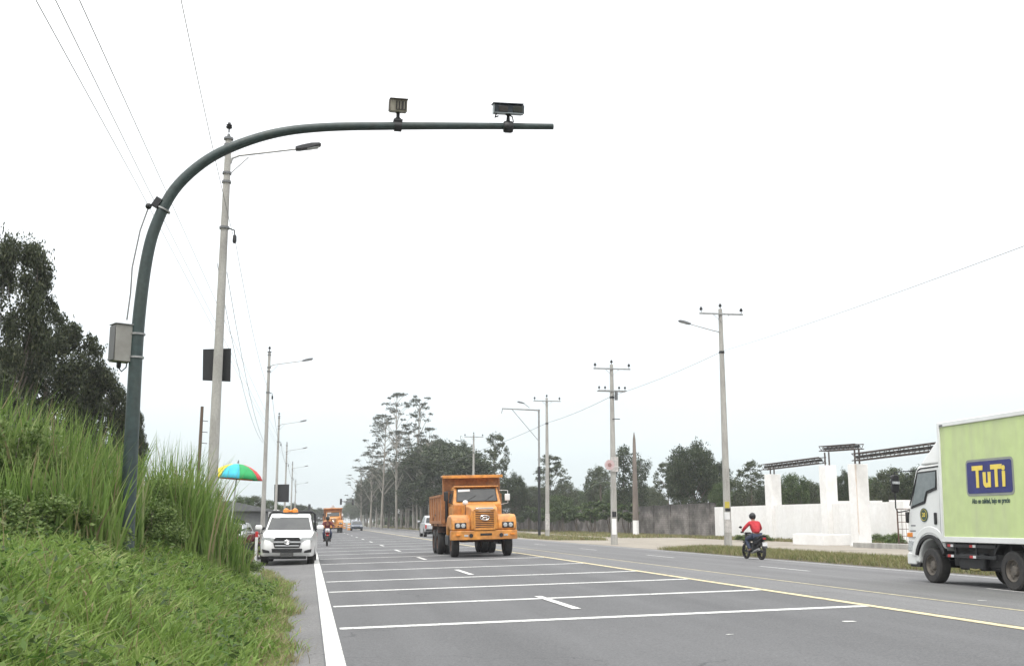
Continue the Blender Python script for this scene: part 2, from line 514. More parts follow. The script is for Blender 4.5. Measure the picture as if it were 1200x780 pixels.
def block_mat():
    m_ = mat('concrete_block_masonry', (.27, .25, .235), .9, c2=(.085, .08, .072), scale=.45, lo=.36, hi=.64, stretch=(1, 1, 1.2), fine=(7, .2))
    n_, l_ = m_.node_tree.nodes, m_.node_tree.links
    b = n_['Principled BSDF']
    src = b.inputs['Base Color'].links[0].from_socket
    t = n_.new('ShaderNodeTexCoord')
    br = n_.new('ShaderNodeTexBrick')
    cx = n_.new('ShaderNodeCombineXYZ')
    sp = n_.new('ShaderNodeSeparateXYZ')
    l_.new(t.outputs['Object'], sp.inputs[0])
    l_.new(sp.outputs['Y'], cx.inputs['X'])
    l_.new(sp.outputs['Z'], cx.inputs['Y'])
    l_.new(cx.outputs[0], br.inputs['Vector'])
    br.inputs['Scale'].default_value = 1
    br.inputs['Brick Width'].default_value = .4
    br.inputs['Row Height'].default_value = .2
    br.inputs['Mortar Size'].default_value = .012
    br.inputs['Color1'].default_value = (1, 1, 1, 1)
    br.inputs['Color2'].default_value = (.80, .79, .78, 1)
    br.inputs['Mortar'].default_value = (.62, .60, .58, 1)
    mx = n_.new('ShaderNodeMix')
    mx.data_type = 'RGBA'
    mx.blend_type = 'MULTIPLY'
    mx.inputs[0].default_value = 1
    l_.new(src, mx.inputs[6])
    l_.new(br.outputs['Color'], mx.inputs[7])
    l_.new(mx.outputs[2], b.inputs['Base Color'])
    return m_
M['block'] = block_mat()
def dark_top(m_, z0, z1, k_=.38):                # rain stains and moss creeping down from the top of the wall
    n_, l_ = m_.node_tree.nodes, m_.node_tree.links
    b = n_['Principled BSDF']
    src = b.inputs['Base Color'].links[0].from_socket
    geo = n_.new('ShaderNodeNewGeometry'); sp = n_.new('ShaderNodeSeparateXYZ'); l_.new(geo.outputs['Position'], sp.inputs[0])
    no = n_.new('ShaderNodeTexNoise'); no.inputs['Scale'].default_value = .9; no.inputs['Detail'].default_value = 6
    l_.new(geo.outputs['Position'], no.inputs['Vector'])
    a = n_.new('ShaderNodeMath'); a.operation = 'MULTIPLY_ADD'; l_.new(no.outputs['Fac'], a.inputs[0]); a.inputs[1].default_value = 2.2; l_.new(sp.outputs['Z'], a.inputs[2])
    mr_ = n_.new('ShaderNodeMapRange'); l_.new(a.outputs[0], mr_.inputs['Value'])
    mr_.inputs['From Min'].default_value, mr_.inputs['From Max'].default_value = z0, z1
    mr_.inputs['To Min'].default_value, mr_.inputs['To Max'].default_value = 1, k_
    s2 = n_.new('ShaderNodeVectorMath'); s2.operation = 'SCALE'; l_.new(src, s2.inputs[0]); l_.new(mr_.outputs[0], s2.inputs['Scale'])
    l_.new(s2.outputs[0], b.inputs['Base Color'])
dark_top(M['block'], 3.2, 4.1)

# ------------------------------------------------------------------ ground, road, markings
def sheet(name, xs, ys, zf, m_, kind='structure'):
    V = [(x, y, zf(x, y)) for y in ys for x in xs]
    n = len(xs)
    F = [(j * n + i, j * n + i + 1, (j + 1) * n + i + 1, (j + 1) * n + i) for j in range(len(ys) - 1) for i in range(n - 1)]
    o = MB().add(V, F).build(name, m_)
    return setp(o, kind=kind)

setp(MB().add([(-3500, -600, -.16), (3500, -600, -.16), (3500, 5000, -.16), (-3500, 5000, -.16)], [(0, 1, 2, 3)]).build('ground', M['ground']), kind='structure')
ys_road = [-30 + 5 * i for i in range(20)] + [80 + 20 * i for i in range(60)]
sheet('road', [.2, 4.5, 9.1, 13.6, 18.4], ys_road, lambda x, y: crossz(x), M['asphalt'])
sheet('road_shoulder', [-3.4, -1.5, .2], ys_road, lambda x, y: crossz(x) - (.001 if x < .1 else 0), M['shoulder'])
sheet('road', [9.95, 13.6, 18.35], ys_road, lambda x, y: crossz(x) + .002, M['asphalt_right'])
sheet('median_strip', [8.5, 9.1, 9.95], ys_road, lambda x, y: crossz(x) + .003, M['asphalt_worn'])

def stripe(mb, x0, x1, y0, y1, off=.004, step=4.0):
    n = max(1, int((y1 - y0) / step)) if y1 - y0 < 60 else 30
    xs = [x0, x1] if not (x0 < 9.1 < x1) else [x0, 9.1, x1]
    V = [(x, y0 + (y1 - y0) * j / n, crossz(x) + off) for j in range(n + 1) for x in xs]
    k = len(xs)
    F = [(j * k + i, j * k + i + 1, (j + 1) * k + i + 1, (j + 1) * k + i) for j in range(n) for i in range(k - 1)]
    mb.add(V, F)

mb = MB(); stripe(mb, .22, .42, -30, 900); setp(mb.build('edge_line', M['white_line']), kind='structure')
mb = MB(); stripe(mb, 17.5, 17.62, -30, 900); setp(mb.build('edge_line', M['faded_line']), kind='structure')
mb = MB(); stripe(mb, 8.29, 8.45, -30, 900, .006); setp(mb.build('yellow_centre_line', M['yellow_line']), kind='structure')
mb = MB(); stripe(mb, 10.02, 10.15, -30, 900, .006); setp(mb.build('yellow_centre_line', M['faded_yellow']), kind='structure')
mb = MB()
ty = [15.4, 19.35, 23.28, 27.2, 32.65, 38.3, 43.6, 48.8, 54, 60.5, 67, 75, 84, 95]
for y in ty: stripe(mb, .46, 8.29, y - .13, y + .13, .004)
setp(mb.build('rumble_lines', M['white_line']), kind='structure')
mb = MB()
y = 16.9
while y < 330:
    stripe(mb, 4.12, 4.26, y, y + 3.0, .008)
    y += 11.3
setp(mb.build('lane_line', M['white_line']), kind='structure')
mb = MB()
y = 17.0
while y < 330:
    stripe(mb, 13.62, 13.74, y, y + 3.4, .004)
    y += 11.4
setp(mb.build('lane_line', M['faded_line']), kind='structure')
mb = MB()
for (x, y, r_) in ((6.95, 13.4, .10), (5.0, 12.6, .05), (10.9, 16.4, .07)):
    V = [(x + r_ * random.uniform(.7, 1.5) * math.cos(a * .7), y + r_ * random.uniform(.5, 1.3) * math.sin(a * .7), 0) for a in range(9)]
    V = [(a, b, crossz(a) + .0065) for a, b, c in V]
    mb.add(V, [tuple(range(9))])
setp(mb.build('paint_splashes', M['faded_line']), kind='structure')

# right-hand open ground
def dirtz(x, y): return -.03 if x < 18.6 else .0 + .02 * math.sin(x * .7) * math.cos(y * .3)
sheet('dirt_lot', [18.3, 18.7] + [20 + 2.5 * i for i in range(24)], [-30 + 6 * i for i in range(56)], dirtz, M['sand'])

# left bank
def edge_x(y):
    pts_ = ((-5, -.16), (9, -.20), (20, -.36), (27, -.55), (33, -1.2), (40, -1.75), (60, -2.1), (400, -2.4))
    v = -2.4
    for (ya, a), (yb, b) in zip(pts_, pts_[1:]):
        if ya <= y < yb: v = a + (b - a) * (y - ya) / (yb - ya); break
    return v - .07 * math.sin(y * .9) - .05 * math.sin(y * 2.3) - .04 * math.sin(y * 5.1)
def sm(t):
    t = min(max(t, 0), 1)
    return t * t * (3 - 2 * t)
def bankz(x, y):
    s = edge_x(y) - x
    if s < 0: return crossz(x) - .012
    zm = 1.12 - .75 * sm((y - 24) / 8)
    b = crossz(x) - .01
    return b + zm * sm(s / 2.9) + .34 * max(0, min(s - 3, 12)) * (1 - .6 * sm((y - 30) / 20)) * .6 + .04 * math.sin(x * 2.1 + y) * sm(s)
sheet('grass_bank', [-40, -30, -22, -16, -12, -9] + [-7 + .25 * i for i in range(30)], [-4 + .5 * i for i in range(90)] + [42 + 4 * i for i in range(30)], bankz, M['soil'])

def sheet_patch(name, x0, x1, y0, y1, z, m_):
    return sheet(name, [x0 + (x1 - x0) * i / 4 for i in range(5)], [y0 + (y1 - y0) * i / 20 for i in range(21)], z, m_)
def vergez(x, y):
    u = (x - 18.25) / 3.4
    w = min(1, max(0, min((y - 14) / 3, (56 - y) / 3)))
    return -.02 + .14 * math.sin(math.pi * min(max(u, 0), 1)) * w + .01
sheet('verge', [18.25 + 3.4 * i / 8 for i in range(9)], [14 + i for i in range(43)], vergez, M['soil'])

# ------------------------------------------------------------------ grass and foliage generators
def blades(name, P, H, W, mats, mi=None, K=3, lean=(.15, .7), parent=None, bias=None):
    n = len(P)
    P = np.asarray(P, float)
    a = rng.uniform(0, 2 * np.pi, n)
    d = np.stack([np.cos(a), np.sin(a)], 1)
    if bias is not None: d = d + np.array(bias)
    ln = rng.uniform(lean[0], lean[1], n)
    pa = rng.uniform(0, 2 * np.pi, n)
    pd = np.stack([np.cos(pa), np.sin(pa)], 1)
    V = np.zeros((n, K + 1, 2, 3))
    for k in range(K + 1):
        t = k / K
        c = P.copy()
        c[:, :2] += d * (ln * H * t ** 1.8)[:, None]
        c[:, 2] += H * (t - .35 * ln * t ** 2.2)
        w = W * (1 - t ** 1.6) * .5 + .0006
        if k == 0: w = W * .35
        V[:, k, 0] = c; V[:, k, 1] = c
        V[:, k, 0, :2] -= pd * w[:, None]
        V[:, k, 1, :2] += pd * w[:, None]
    base = (np.arange(n) * (K + 1) * 2)[:, None, None]
    k = np.arange(K)[None, :, None] * 2
    Q = base + k + np.array([0, 1, 3, 2])[None, None, :]
    m_ = None if mi is None else np.repeat(mi, K)
    return np_mesh(name, V.reshape(-1, 3), Q.reshape(-1, 4), mats, m_, parent, smooth=True)

def leaves(P, size, flat=.5, aspect=.55, up=None):
    """diamond leaves at P; returns verts, quads"""
    n = len(P)
    nrm = rng.normal(size=(n, 3))
    nrm[:, 2] = np.abs(nrm[:, 2]) + flat
    nrm /= np.linalg.norm(nrm, axis=1)[:, None]
    t = rng.normal(size=(n, 3))
    t -= nrm * np.sum(t * nrm, 1)[:, None]
    t /= np.linalg.norm(t, axis=1)[:, None]
    b = np.cross(nrm, t)
    s = (size * rng.uniform(.6, 1.35, n))[:, None]
    V = np.stack([P - t * s, P - b * s * aspect + t * s * .1 + nrm * s * .15, P + t * s, P + b * s * aspect + t * s * .1 + nrm * s * .15], 1)
    Q = (np.arange(n) * 4)[:, None] + np.arange(4)[None, :]
    return V.reshape(-1, 3), Q

# ------------------------------------------------------------------ green gantry pole with its cameras
PY = 17.0
pts = [(-2.64, .45), (-2.66, 1.6), (-2.67, 2.6), (-2.68, 3.64), (-2.67, 4.57), (-2.61, 5.45), (-2.50, 6.02), (-2.26, 6.60), (-1.86, 7.06), (-1.38, 7.38),
       (-.72, 7.65), (.04, 7.80), (1.15, 7.90), (2.58, 8.0), (3.88, 8.08)]
def smooth_path(p, n=5):
    P_ = [Vector((a, 0, b)) for a, b in p]
    outp = []
    for i in range(len(P_) - 1):
        p0, p1, p2, p3 = P_[max(i - 1, 0)], P_[i], P_[i + 1], P_[min(i + 2, len(P_) - 1)]
        for k in range(n):
            t = k / n
            outp.append(.5 * ((2 * p1) + (p2 - p0) * t + (2 * p0 - 5 * p1 + 4 * p2 - p3) * t * t + (3 * p1 - p0 - 3 * p2 + p3) * t ** 3))
    outp.append(P_[-1])
    return outp
sp_ = smooth_path(pts)
g = empty('gantry_pole', 'dark green steel pole standing in the roadside grass and arching out over the road', 'pole', (0, PY, 0))
ln = [0]
for i in range(1, len(sp_)): ln.append(ln[-1] + (sp_[i] - sp_[i - 1]).length)
rad = [(.118 - .067 * l_ / ln[-1]) for l_ in ln]
MB().tube(sp_, rad, 20).build('mast', M['green_pole'], g)
for z in (4.28, 3.92): MB().lathe([(-.014, .116), (.014, .116)], (-2.675, 0, z), n=24).build('clamp_band', M['steel'], g)
mb = MB()
_d = Vector((.45, 0, 1)).normalized()
mb.tube([Vector((-2.40, 0, 6.27)) - _d * .012, Vector((-2.40, 0, 6.27)) + _d * .012], .112, 18)
mb.build('joint_collar', M['steel'], g)
mb = MB().box((-2.50, -.04, 6.37), (.10, .09, .16), rot=Matrix.Rotation(R(30), 3, 'Y')).ball((-2.62, -.06, 6.30), .05)
mb.tube([(-2.44, -.05, 6.22), (-2.52, -.05, 6.38)], .022, 6)
mb.build('cable_clamp', M['black'], g)
MB().tube([(-2.62, -.06, 6.28), (-2.72, -.08, 5.9), (-2.80, -.1, 5.3), (-2.80, -.1, 4.9), (-2.83, -.1, 4.48)], .012, 6).build('feed_cable', M['cable'], g)
MB().lathe([(-.05, .20), (0, .20), (.01, .15), (.10, .13)], (-2.64, 0, .82), n=20).build('base_flange', M['green_pole'], g)

c = empty('control_cabinet', 'grey sheet metal box strapped to the green arched pole above the grass', 'cabinet', (-2.90, PY - .02, 3.82), R(30))
MB().box((0, 0, .30), (.27, .24, .56)).build('case', mat('grey_cabinet', (.27, .265, .24), .55, c2=(.22, .21, .19), scale=5), c, bevel=.008)
MB().box((-.144, 0, .30), (.018, .22, .53)).build('door', mat('painted_shade_cabinet_side', (.10, .10, .095), .5), c, bevel=.006)  # left side panel, its shade painted in as a darker grey
MB().box((0, -.005, .592), (.31, .27, .018)).build('lid', M['steel'], c, bevel=.004)
MB().lathe([(-.08, .022), (-.05, .035), (.015, .035)], (-.02, 0, 0), n=12).tube([(-.02, 0, -.07), (.03, .01, -.12), (.10, .02, -.05), (.12, .03, .05)], .010, 6).build('cable_gland', M['black'], c)

def arm_at(x):
    for i in range(len(sp_) - 1):
        if sp_[i].x <= x <= sp_[i + 1].x and sp_[i].z > 6:
            return sp_[i].z, rad[i]
    return 8.05, .05
za, ra = arm_at(1.24)
t = empty('traffic_camera', 'square beige traffic camera on the middle of the green gantry arm', 'camera', (1.24, PY, za), R(1))
MB().lathe([(-.06, ra + .022), (.06, ra + .022)], (0, 0, 0), 'X', 18).box((0, 0, ra + .03), (.15, .12, .03)).build('clamp', M['black'], t)
mb = MB().lathe([(ra + .04, .05), (ra + .07, .055), (ra + .09, .03), (ra + .16, .03), (ra + .18, .05)], n=14)
mb.build('bracket', M['dark_metal'], t)
hz = ra + .18
h_ = MB().box((0, 0, .10), (.28, .24, .20)).build('housing', M['beige_box'], t, bevel=.012); h_.location = (0, 0, hz); h_.rotation_euler = (R(14), 0, 0)
MB().box((.035, -.125, .10), (.17, .02, .145)).build('window', M['cam_window'], h_, bevel=.004)
mb = MB()
for x in (-.02, .035, .10): mb.box((x * .85, -.137, .10), (.010, .010, .13))
mb.build('window_bars', M['beige_box'], h_)
MB().box((-.149, 0, .10), (.014, .21, .17)).box((0, -.02, .207), (.30, .29, .010)).build('sun_hood', M['brown_case'], h_)

za, ra = arm_at(3.08)
t = empty('traffic_camera', 'wide dark slate traffic camera near the tip of the green gantry arm', 'camera', (3.10, PY, za), R(-3))
MB().lathe([(-.08, ra + .03), (-.05, ra + .045), (.05, ra + .045), (.08, ra + .03)], (0, 0, 0), 'X', 18).build('clamp', M['black'], t)
MB().lathe([(ra + .04, .035), (ra + .15, .025), (ra + .16, .05)], n=14).tube([(.09, 0, ra + .03), (.07, -.02, ra + .12), (.0, 0, ra + .16)], .012, 6).build('bracket', M['dark_metal'], t)
MB().tube([(-.20, -.05, ra + .18), (-.23, -.05, ra + .08), (-.17, 0, ra + .13)], .014, 6).build('cable_tail', M['dark_metal'], t)
hz = ra + .16
h_ = MB().box((0, 0, 0.085), (.50, .26, .155)).build('housing', M['cam_dark'], t, bevel=.02); h_.location = (0, 0, hz); h_.rotation_euler = (R(14), 0, 0)
MB().box((-.02, 0, 0.172), (.52, .32, .014)).build('sun_hood', M['cam_dark'], h_)
MB().box((.145, -.135, 0.085), (.17, .02, .11)).build('lens_window', M['glass'], h_, bevel=.01)
MB().box((-.10, -.135, 0.08), (.16, .02, .10)).build('lens_window', M['cam_window'], h_, bevel=.01)
mb = MB().box((-.252, 0, 0.085), (.012, .25, .14)).box((.252, 0, 0.085), (.012, .25, .14)).box((0, -.133, 0.014), (.48, .012, .014))
mb.build('bezel', M['cam_light'], h_)

# ------------------------------------------------------------------ lamp head, insulator (shared shapes)
def lamp_head(parent, x, y, z, s=1.0, sgn=1):
    poly = [(0, -.03), (.10, -.05), (.35, -.055), (.62, -.03), (.70, 0.0), (.66, .05), (.45, .085), (.20, .07), (.04, .045), (0, .03)]
    o = MB().prism([(a * s * sgn, b * s) for a, b in poly], -.13 * s, .13 * s, 'Y').map(lambda a, b, c_: (a, b * (1 - .35 * abs(c_) / (.09 * s)), c_)).build('lamp_head', M['grey_metal'] if s < 1.005 else M['dark_metal'], parent, bevel=.012)
    o.location = (x, y, z)
    o.rotation_euler = (0, R(-13) * sgn, 0)
    MB().box((sgn * .46 * s, 0, -.058 * s), (.30 * s, .17 * s, .018)).build('lens', M['lens'], o, bevel=.005)
    return o

def insulator(parent, x, y, z, s=1.0):
    return MB().lathe([(0, .02 * s), (.10 * s, .02 * s), (.11 * s, .07 * s), (.15 * s, .09 * s), (.17 * s, .055 * s), (.20 * s, .085 * s), (.23 * s, .045 * s), (.27 * s, .04 * s), (.28 * s, .01)], (x, y, z), n=12).build('insulator', M['dark_metal'], parent)

# ------------------------------------------------------------------ left row of lamp poles
def left_pole(D, px, ytop, label, first=False, arm=2.2, s=1.0):
    x, y = atd(px, D)
    H = hgt(ytop + (6 if first else 3), D, px + (20 if first else 6))
    z0 = -.1
    o = empty('lamp_pole', label, 'lamp pole', (x, y, z0), group='concrete lamp poles along the left shoulder')
    H -= z0
    MB().tube([(0, 0, 0), (0, 0, H * .5), (0, 0, H)], [.15, .12, .085], 14).build('shaft', M['concrete'], o)
    for z in (H - .15, H - .95, H - 1.2, H * .79): MB().lathe([(-.03, .115 + (H - z) * .008), (.03, .115 + (H - z) * .008)], (0, 0, z), n=14).build('strap', M['grey_metal'], o)
    MB().lathe([(0, .13), (.06, .13), (.07, .05), (.16, .04)], (0, 0, H), n=12).build('cap', M['grey_metal'], o)
    if first:
        insulator(o, 0, 0, H + .22, 1.0)
        MB().tube([(0, 0, H + .1), (0, 0, H + .3)], .012, 6).build('pin', M['steel'], o)
    else:
        insulator(o, 0, 0, H + .12, 1.0)
    za = H - (.52 if first else .85)
    MB().tube([(.08, 0, za - .15), (.12, 0, za), (.3, 0, za + .09), (arm - .1, 0, za + .38)], [.03, .03, .028, .024], 8).tube([(.1, 0, za - .42), (.55, 0, za + .06)], .014, 6).build('lamp_arm', M['steel'], o)
    lamp_head(o, arm - .15, 0, za + .38, 1.02 if first else 1.0)
    MB().tube([(.10, .0, H * .79), (.27, 0, H * .785), (.28, 0, H * .77)], .02, 6).lathe([(0, .03), (.05, .055), (.2, .05), (.24, .02)], (.28, 0, H * .755), n=8).build('cable_bracket', M['dark_metal'], o)
    return o, H

LP = []
LP.append(left_pole(28.0, 246.5, 158, 'nearest concrete lamp pole on the left, rising out of tall grass', True, 1.95))
LP.append(left_pole(67.0, 308, 410, 'second concrete lamp pole on the left directly behind the parasol rim'))
LP.append(left_pole(107.0, 322.5, 485, 'third lamp pole on the left with a black sign panel on it behind the pickup'))
LP.append(left_pole(145.0, 333, 518, 'fourth lamp pole on the left just right of the black sign panel'))
LP.append(left_pole(190.0, 340.5, 540, 'fifth and farthest tall lamp pole of the left row above the white pickup'))
LP.append(left_pole(238.0, 345, 556, 'tiny last lamp pole at the far end of the left row'))
LP[-1][0].scale = (1, 1, .93)

# black sign backs on two left poles
def sign_back(px, D, y0, y1, w, label, side):
    x, y = atd(px, D)
    za, zb = hgt(y1, D, px), hgt(y0, D, px)
    o = empty('road_sign', label, 'sign', (x, y, za), R(-8))
    H = zb - za
    MB().panel([(-w / 2, 0, .03), (w / 2, 0, 0), (w / 2 - .02, 0, H), (-w / 2 - .03, 0, H - .03)], .03).build('sign_panel', M['black'], o, bevel=.006)
    for q in (.25, .78): MB().box((0, .045, H * q), (w * .9, .03, .04)).build('mounting_rail', M['steel'], o)
    return o
sign_back(246, 28.28, 408, 447, .73, 'black square sign panel fixed behind the nearest concrete lamp pole', 1)
sign_back(329, 107.5, 567, 588, 1.45, 'black sign panel on the third left lamp pole above the pickup roof', 1)

# steel post with rungs beside the nearest lamp pole
x, y = atd(229, 32)
o = empty('ladder_post', 'thin dark post with short side rungs left of the nearest lamp pole', 'post', (x, y, .4))
H = hgt(476, 32, 240) - .4
MB().tube([(0, 0, 0), (.03, 0, H)], [.06, .045], 8).build('post', M['wood_old'], o)
for k in range(3): MB().tube([(.0, 0, H - .42 - .33 * k), (.22, 0, H - .44 - .33 * k)], .014, 6).build('rung', M['grey_metal'], o)

# ------------------------------------------------------------------ right row of power poles
def right_pole(D, px, ytop, label, dbl=False, lamp=True, armw=1.25, z0=-.05, base_r=.2):
    x, y = atd(px, D)
    H = hgt(ytop, D, px - 5) - z0
    o = empty('power_pole', label, 'power pole', (x, y, z0), group='concrete power poles along the right side')
    MB().tube([(0, 0, 0), (0, 0, H * .5), (0, 0, H)], [base_r, base_r * .78, base_r * .52], 14).build('shaft', M['concrete'], o)
    MB().box((0, -.13, H - .30), (armw * 2, .08, .09)).build('crossarm', M['steel'], o, bevel=.006)
    MB().tube([(-.5, -.13, H - .3), (0, -.13, H - .75), (.5, -.13, H - .3)], .015, 6).build('brace', M['steel'], o)
    for xx in (-armw + .1, armw - .1): insulator(o, xx, -.13, H - .24, 1.1)
    insulator(o, 0, 0, H, 1.1)
    if dbl:
        MB().box((0, -.15, H - 1.75), (1.9, .07, .08)).box((0, .15, H - 1.75), (1.9, .07, .08)).build('crossarm', M['steel'], o, bevel=.006)
        for xx in (-.9, -.5, .45, .85): insulator(o, xx, -.15, H - 1.70, .9)
        MB().lathe([(0, .11), (.5, .11), (.56, .06)], (.26, -.1, H - 2.35), n=12).build('fuse_can', M['grey_metal'], o)
        MB().box((.2, -.2, H - 3.6), (.5, .04, .05)).build('cable_bracket', M['dark_metal'], o)
    if lamp:
        za = H - 1.3
        MB().tube([(-.05, -.05, za), (-.5, -.05, za + .09), (-1.8, -.05, za + .40)], [.03, .028, .022], 8).build('lamp_arm', M['steel'], o)
        lamp_head(o, -1.75, -.05, za + .40, 1.0, -1)
    MB().lathe([(-.06, base_r * .72), (.06, base_r * .72)], (0, 0, H * .815), n=14).tube([(0, -.1, H * .815), (0, -.3, H * .815)], .03, 6).build('strap', M['dark_metal'], o)
    return o, H

paper = mat('pasted_paper', (.55, .53, .50), .8, c2=(.35, .33, .32), scale=7)
paper_red = mat('faded_red_poster', (.50, .30, .30), .8, c2=(.55, .50, .50), scale=5)
yellow_paper = mat('yellow_sticker', (.55, .45, .08), .8)
RP = []
o, H = right_pole(57.5, 852.5, 362, 'nearest power pole on the right with three insulators, a lamp arm and pasted notices', base_r=.21)
RP.append((o, H))
mb = MB()
for z, hh in ((.55, 0), ): pass
def wrap(o, z0, z1, r, a0, a1, m_, name):
    n = 8
    V = [(r * math.cos(a0 + (a1 - a0) * i / n), r * math.sin(a0 + (a1 - a0) * i / n), z) for z in (z0, z1) for i in range(n + 1)]
    F = [(i, i + 1, i + n + 2, i + n + 1) for i in range(n)]
    MB().add(V, F).build(name, m_, o)
wrap(o, .95, 1.6, .209, R(190), R(330), paper, 'notice')
wrap(o, 1.62, 2.0, .206, R(200), R(290), M['white'], 'notice')
wrap(o, 2.05, 2.20, .204, R(220), R(320), M['dark_metal'], 'notice')
wrap(o, 2.22, 2.55,   .202, R(215), R(290), yellow_paper, 'notice')
o, H = right_pole(70.0, 719.5, 427, 'concrete power pole with a double crossarm and a round poster halfway up', dbl=True, lamp=False, z0=-.1, base_r=.22)
RP.append((o, H))
wrap(o, .75, 1.75, .217, R(215), R(300), M['white_paint'], 'painted_patch')
wrap(o, 1.85, 2.2, .214, R(225), R(300), M['dark_metal'], 'notice')
po = empty('poster_board', 'round pink and white poster hanging on the power pole with double crossarm', 'poster', (o.location.x - .1, o.location.y - .3, hgt(553, 70)))
MB().lathe([(-.02, .0), (-.02, .33), (.02, .33), (.02, 0)], (-.22, 0, .45), 'Y', 20).build('round_poster', paper_red, po)
MB().box((.12, .03, .5), (.5, .03, .95)).build('board', paper, po)
MB().lathe([(-.03, .0), (-.03, .13), (-.015, .13)], (-.22, -.01, .45), 'Y', 16).build('portrait', mat('faded_portrait', (.30, .17, .16), .8), po)
RP.append(right_pole(97, 641.5, 466, 'slim power pole right of the tall steel gallows post', lamp=False, z0=-.05))
wrap(RP[-1][0], .8, 2.2, .205, R(190), R(350), paper, 'notice')
RP.append(right_pole(139, 554.5, 509, 'power pole seen above the orange dump truck bed', z0=.0))
RP.append(right_pole(182, 508.5, 534, 'power pole rising in front of the dark woodland by the dump truck', z0=0))
RP.append(right_pole(222, 484.0, 548, 'power pole in front of the woodland above the white pickup', z0=0))
RP.append(right_pole(263, 464.0, 558, 'power pole carrying a small white notice beside the woodland', z0=0))
RP.append(right_pole(300, 448.5, 563, 'distant pole, fourth from the end of the right row', lamp=False, z0=0))
RP.append(right_pole(345, 440.5, 567, 'distant pole, third from the end of the right row', lamp=False, z0=0))
RP.append(right_pole(390, 433, 573, 'distant pole, second from the end of the right row', lamp=False, z0=0))
RP.append(right_pole(440, 425.7, 578, 'farthest pole of the right row at the woodland edge', lamp=False, z0=0))
x, y = atd(464, 262)
so = empty('notice_sign', 'small white notice board on the pole beside the woodland', 'sign', (x - .3, y - .3, 3.3))
MB().box((0, 0, 1.2), (2.3, .05, 2.2)).build('board', M['white'], so, bevel=.02)
MB().box((0, -.04, 1.2), (.6, .03, 1.3)).build('symbol', M['grey_metal'], so)

# gallows post
x, y = atd(632, 101)
o = empty('gallows_post', 'tall thin steel post with a long braced arm reaching left toward the road', 'post', (x, y, -.03), R(2))
H = hgt(479, 101, 632)
MB().tube([(0, 0, 0), (0, 0, H * .55)], .13, 10).build('lower_shaft', M['dark_metal'], o)
MB().tube([(0, 0, H * .55), (0, 0, H)], .09, 10).build('upper_shaft', M['steel'], o)
MB().tube([(.1, 0, H - .08), (-3.55, 0, H)], [.08, .055], 8).tube([(-3.5, 0, H), (-3.6, 0, H - .45)], .04, 6).build('arm', M['steel'], o)
MB().tube([(0, 0, H - 3.0), (-2.6, 0, H - .05)], .03, 6).build('brace', M['steel'], o)
ax = empty('street_lamp', 'small lamp on a short bracket above the gallows post arm', 'lamp', (x - .9, y, H + .2))
MB().tube([(.0, 0, -.1), (-.6, 0, .35)], .03, 6).build('bracket', M['steel'], ax)
lamp_head(ax, -.5, 0, .3, 1.0, -1)

# tapering grey-brown column with white base
x, y = atd(745, 112)
o = empty('tapered_column', 'tall tapering brown column with a whitewashed foot in front of the block wall', 'column', (x, y, -.1))
H = hgt(505, 112, 745)
MB().tube([(0, 0, 1.7), (0, 0, H * .6), (0, 0, H * .93), (0, 0, H)], [.33, .24, .15, .03], 12).build('shaft', mat('grey_brown_column', (.21, .175, .15), .9, c2=(.13, .11, .095), scale=3, stretch=(1, 1, .2)), o)
MB().tube([(0, 0, 0), (0, 0, 1.7)], [.33, .31], 12).build('white_foot', M['white_paint'], o)

# ------------------------------------------------------------------ wires
def wire(name, a, b, sag, r, label, group=None, n=24):
    P_ = []
    a, b = Vector(a), Vector(b)
    for i in range(n + 1):
        t = i / n
        p = a.lerp(b, t)
        p.z -= sag * 4 * t * (1 - t)
        P_.append(p)
    o = MB().tube(P_, r, 5).build(name, M['cable'], None)
    return setp(o, label, 'cable', group)
def pt(px, py, Y):
    r_ = ray(px, py)
    return (r_[0] * Y / r_[1], Y, CAMH + r_[2] * Y / r_[1])
for (p0, p1, lb) in (((42, 0), (160, 215), 'leftmost power line crossing the upper left sky'), ((65, 0), (172, 218), 'middle power line of the three in the upper left sky'),
                 ((93, 0), (196, 227), 'power line just left of the green arch in the upper left sky')):
    a = Vector(pt(*p0, 11.5))
    m1_ = Vector(pt(*p1, 21.0))
    dirv = (m1_ - a)
    a2 = a - dirv * 1.3
    b = Vector((a.x + dirv.x * .1 - .1, 240, 12.4 + (a.z - 11.5) * .2))
    # one run: near part through both sightings, then on into the distance
    P_ = [a2, a, m1_]
    for t in (.08, .16, .25, .4, .6, .8, 1.0):
        q = m1_.lerp(b, t)
        q.z -= .5 * math.sin(math.pi * t)
        P_.append(q)
    setp(MB().tube(P_, .0058, 5).build('power_line', M['cable']), lb, 'cable')
# cable along the left poles
xa = LP[0][0].location
a1 = (xa.x + .28, xa.y, xa.z + LP[0][1] * .76)
wire('power_line', (a1[0] + .35, -4, a1[2] + 1.2), a1,   .5, .0065, 'single cable dropping to the bracket of the nearest lamp pole')
for i in range(len(LP) - 1):
    pa, pb = LP[i][0].location, LP[i + 1][0].location
    nm = ['first', 'second', 'third', 'fourth', 'fifth'][i]
    wire('power_line', (pa.x + .28, pa.y, LP[i][1] * .76), (pb.x + .28, pb.y, LP[i + 1][1] * .76), .7, .007 + .004 * i, 'cable in the %s span between the left lamp poles' % nm)
for i, (dx, dz) in enumerate(((-.15, 0), (.12, -.25))):
    wire('power_line', (xa.x + dx, xa.y, LP[0][1] * .70 + dz), (LP[1][0].location.x + dx, LP[1][0].location.y, LP[1][1] * .52 + dz), .9, .008,
         ['upper', 'lower'][i] + ' slack cable hanging behind the nearest lamp pole')
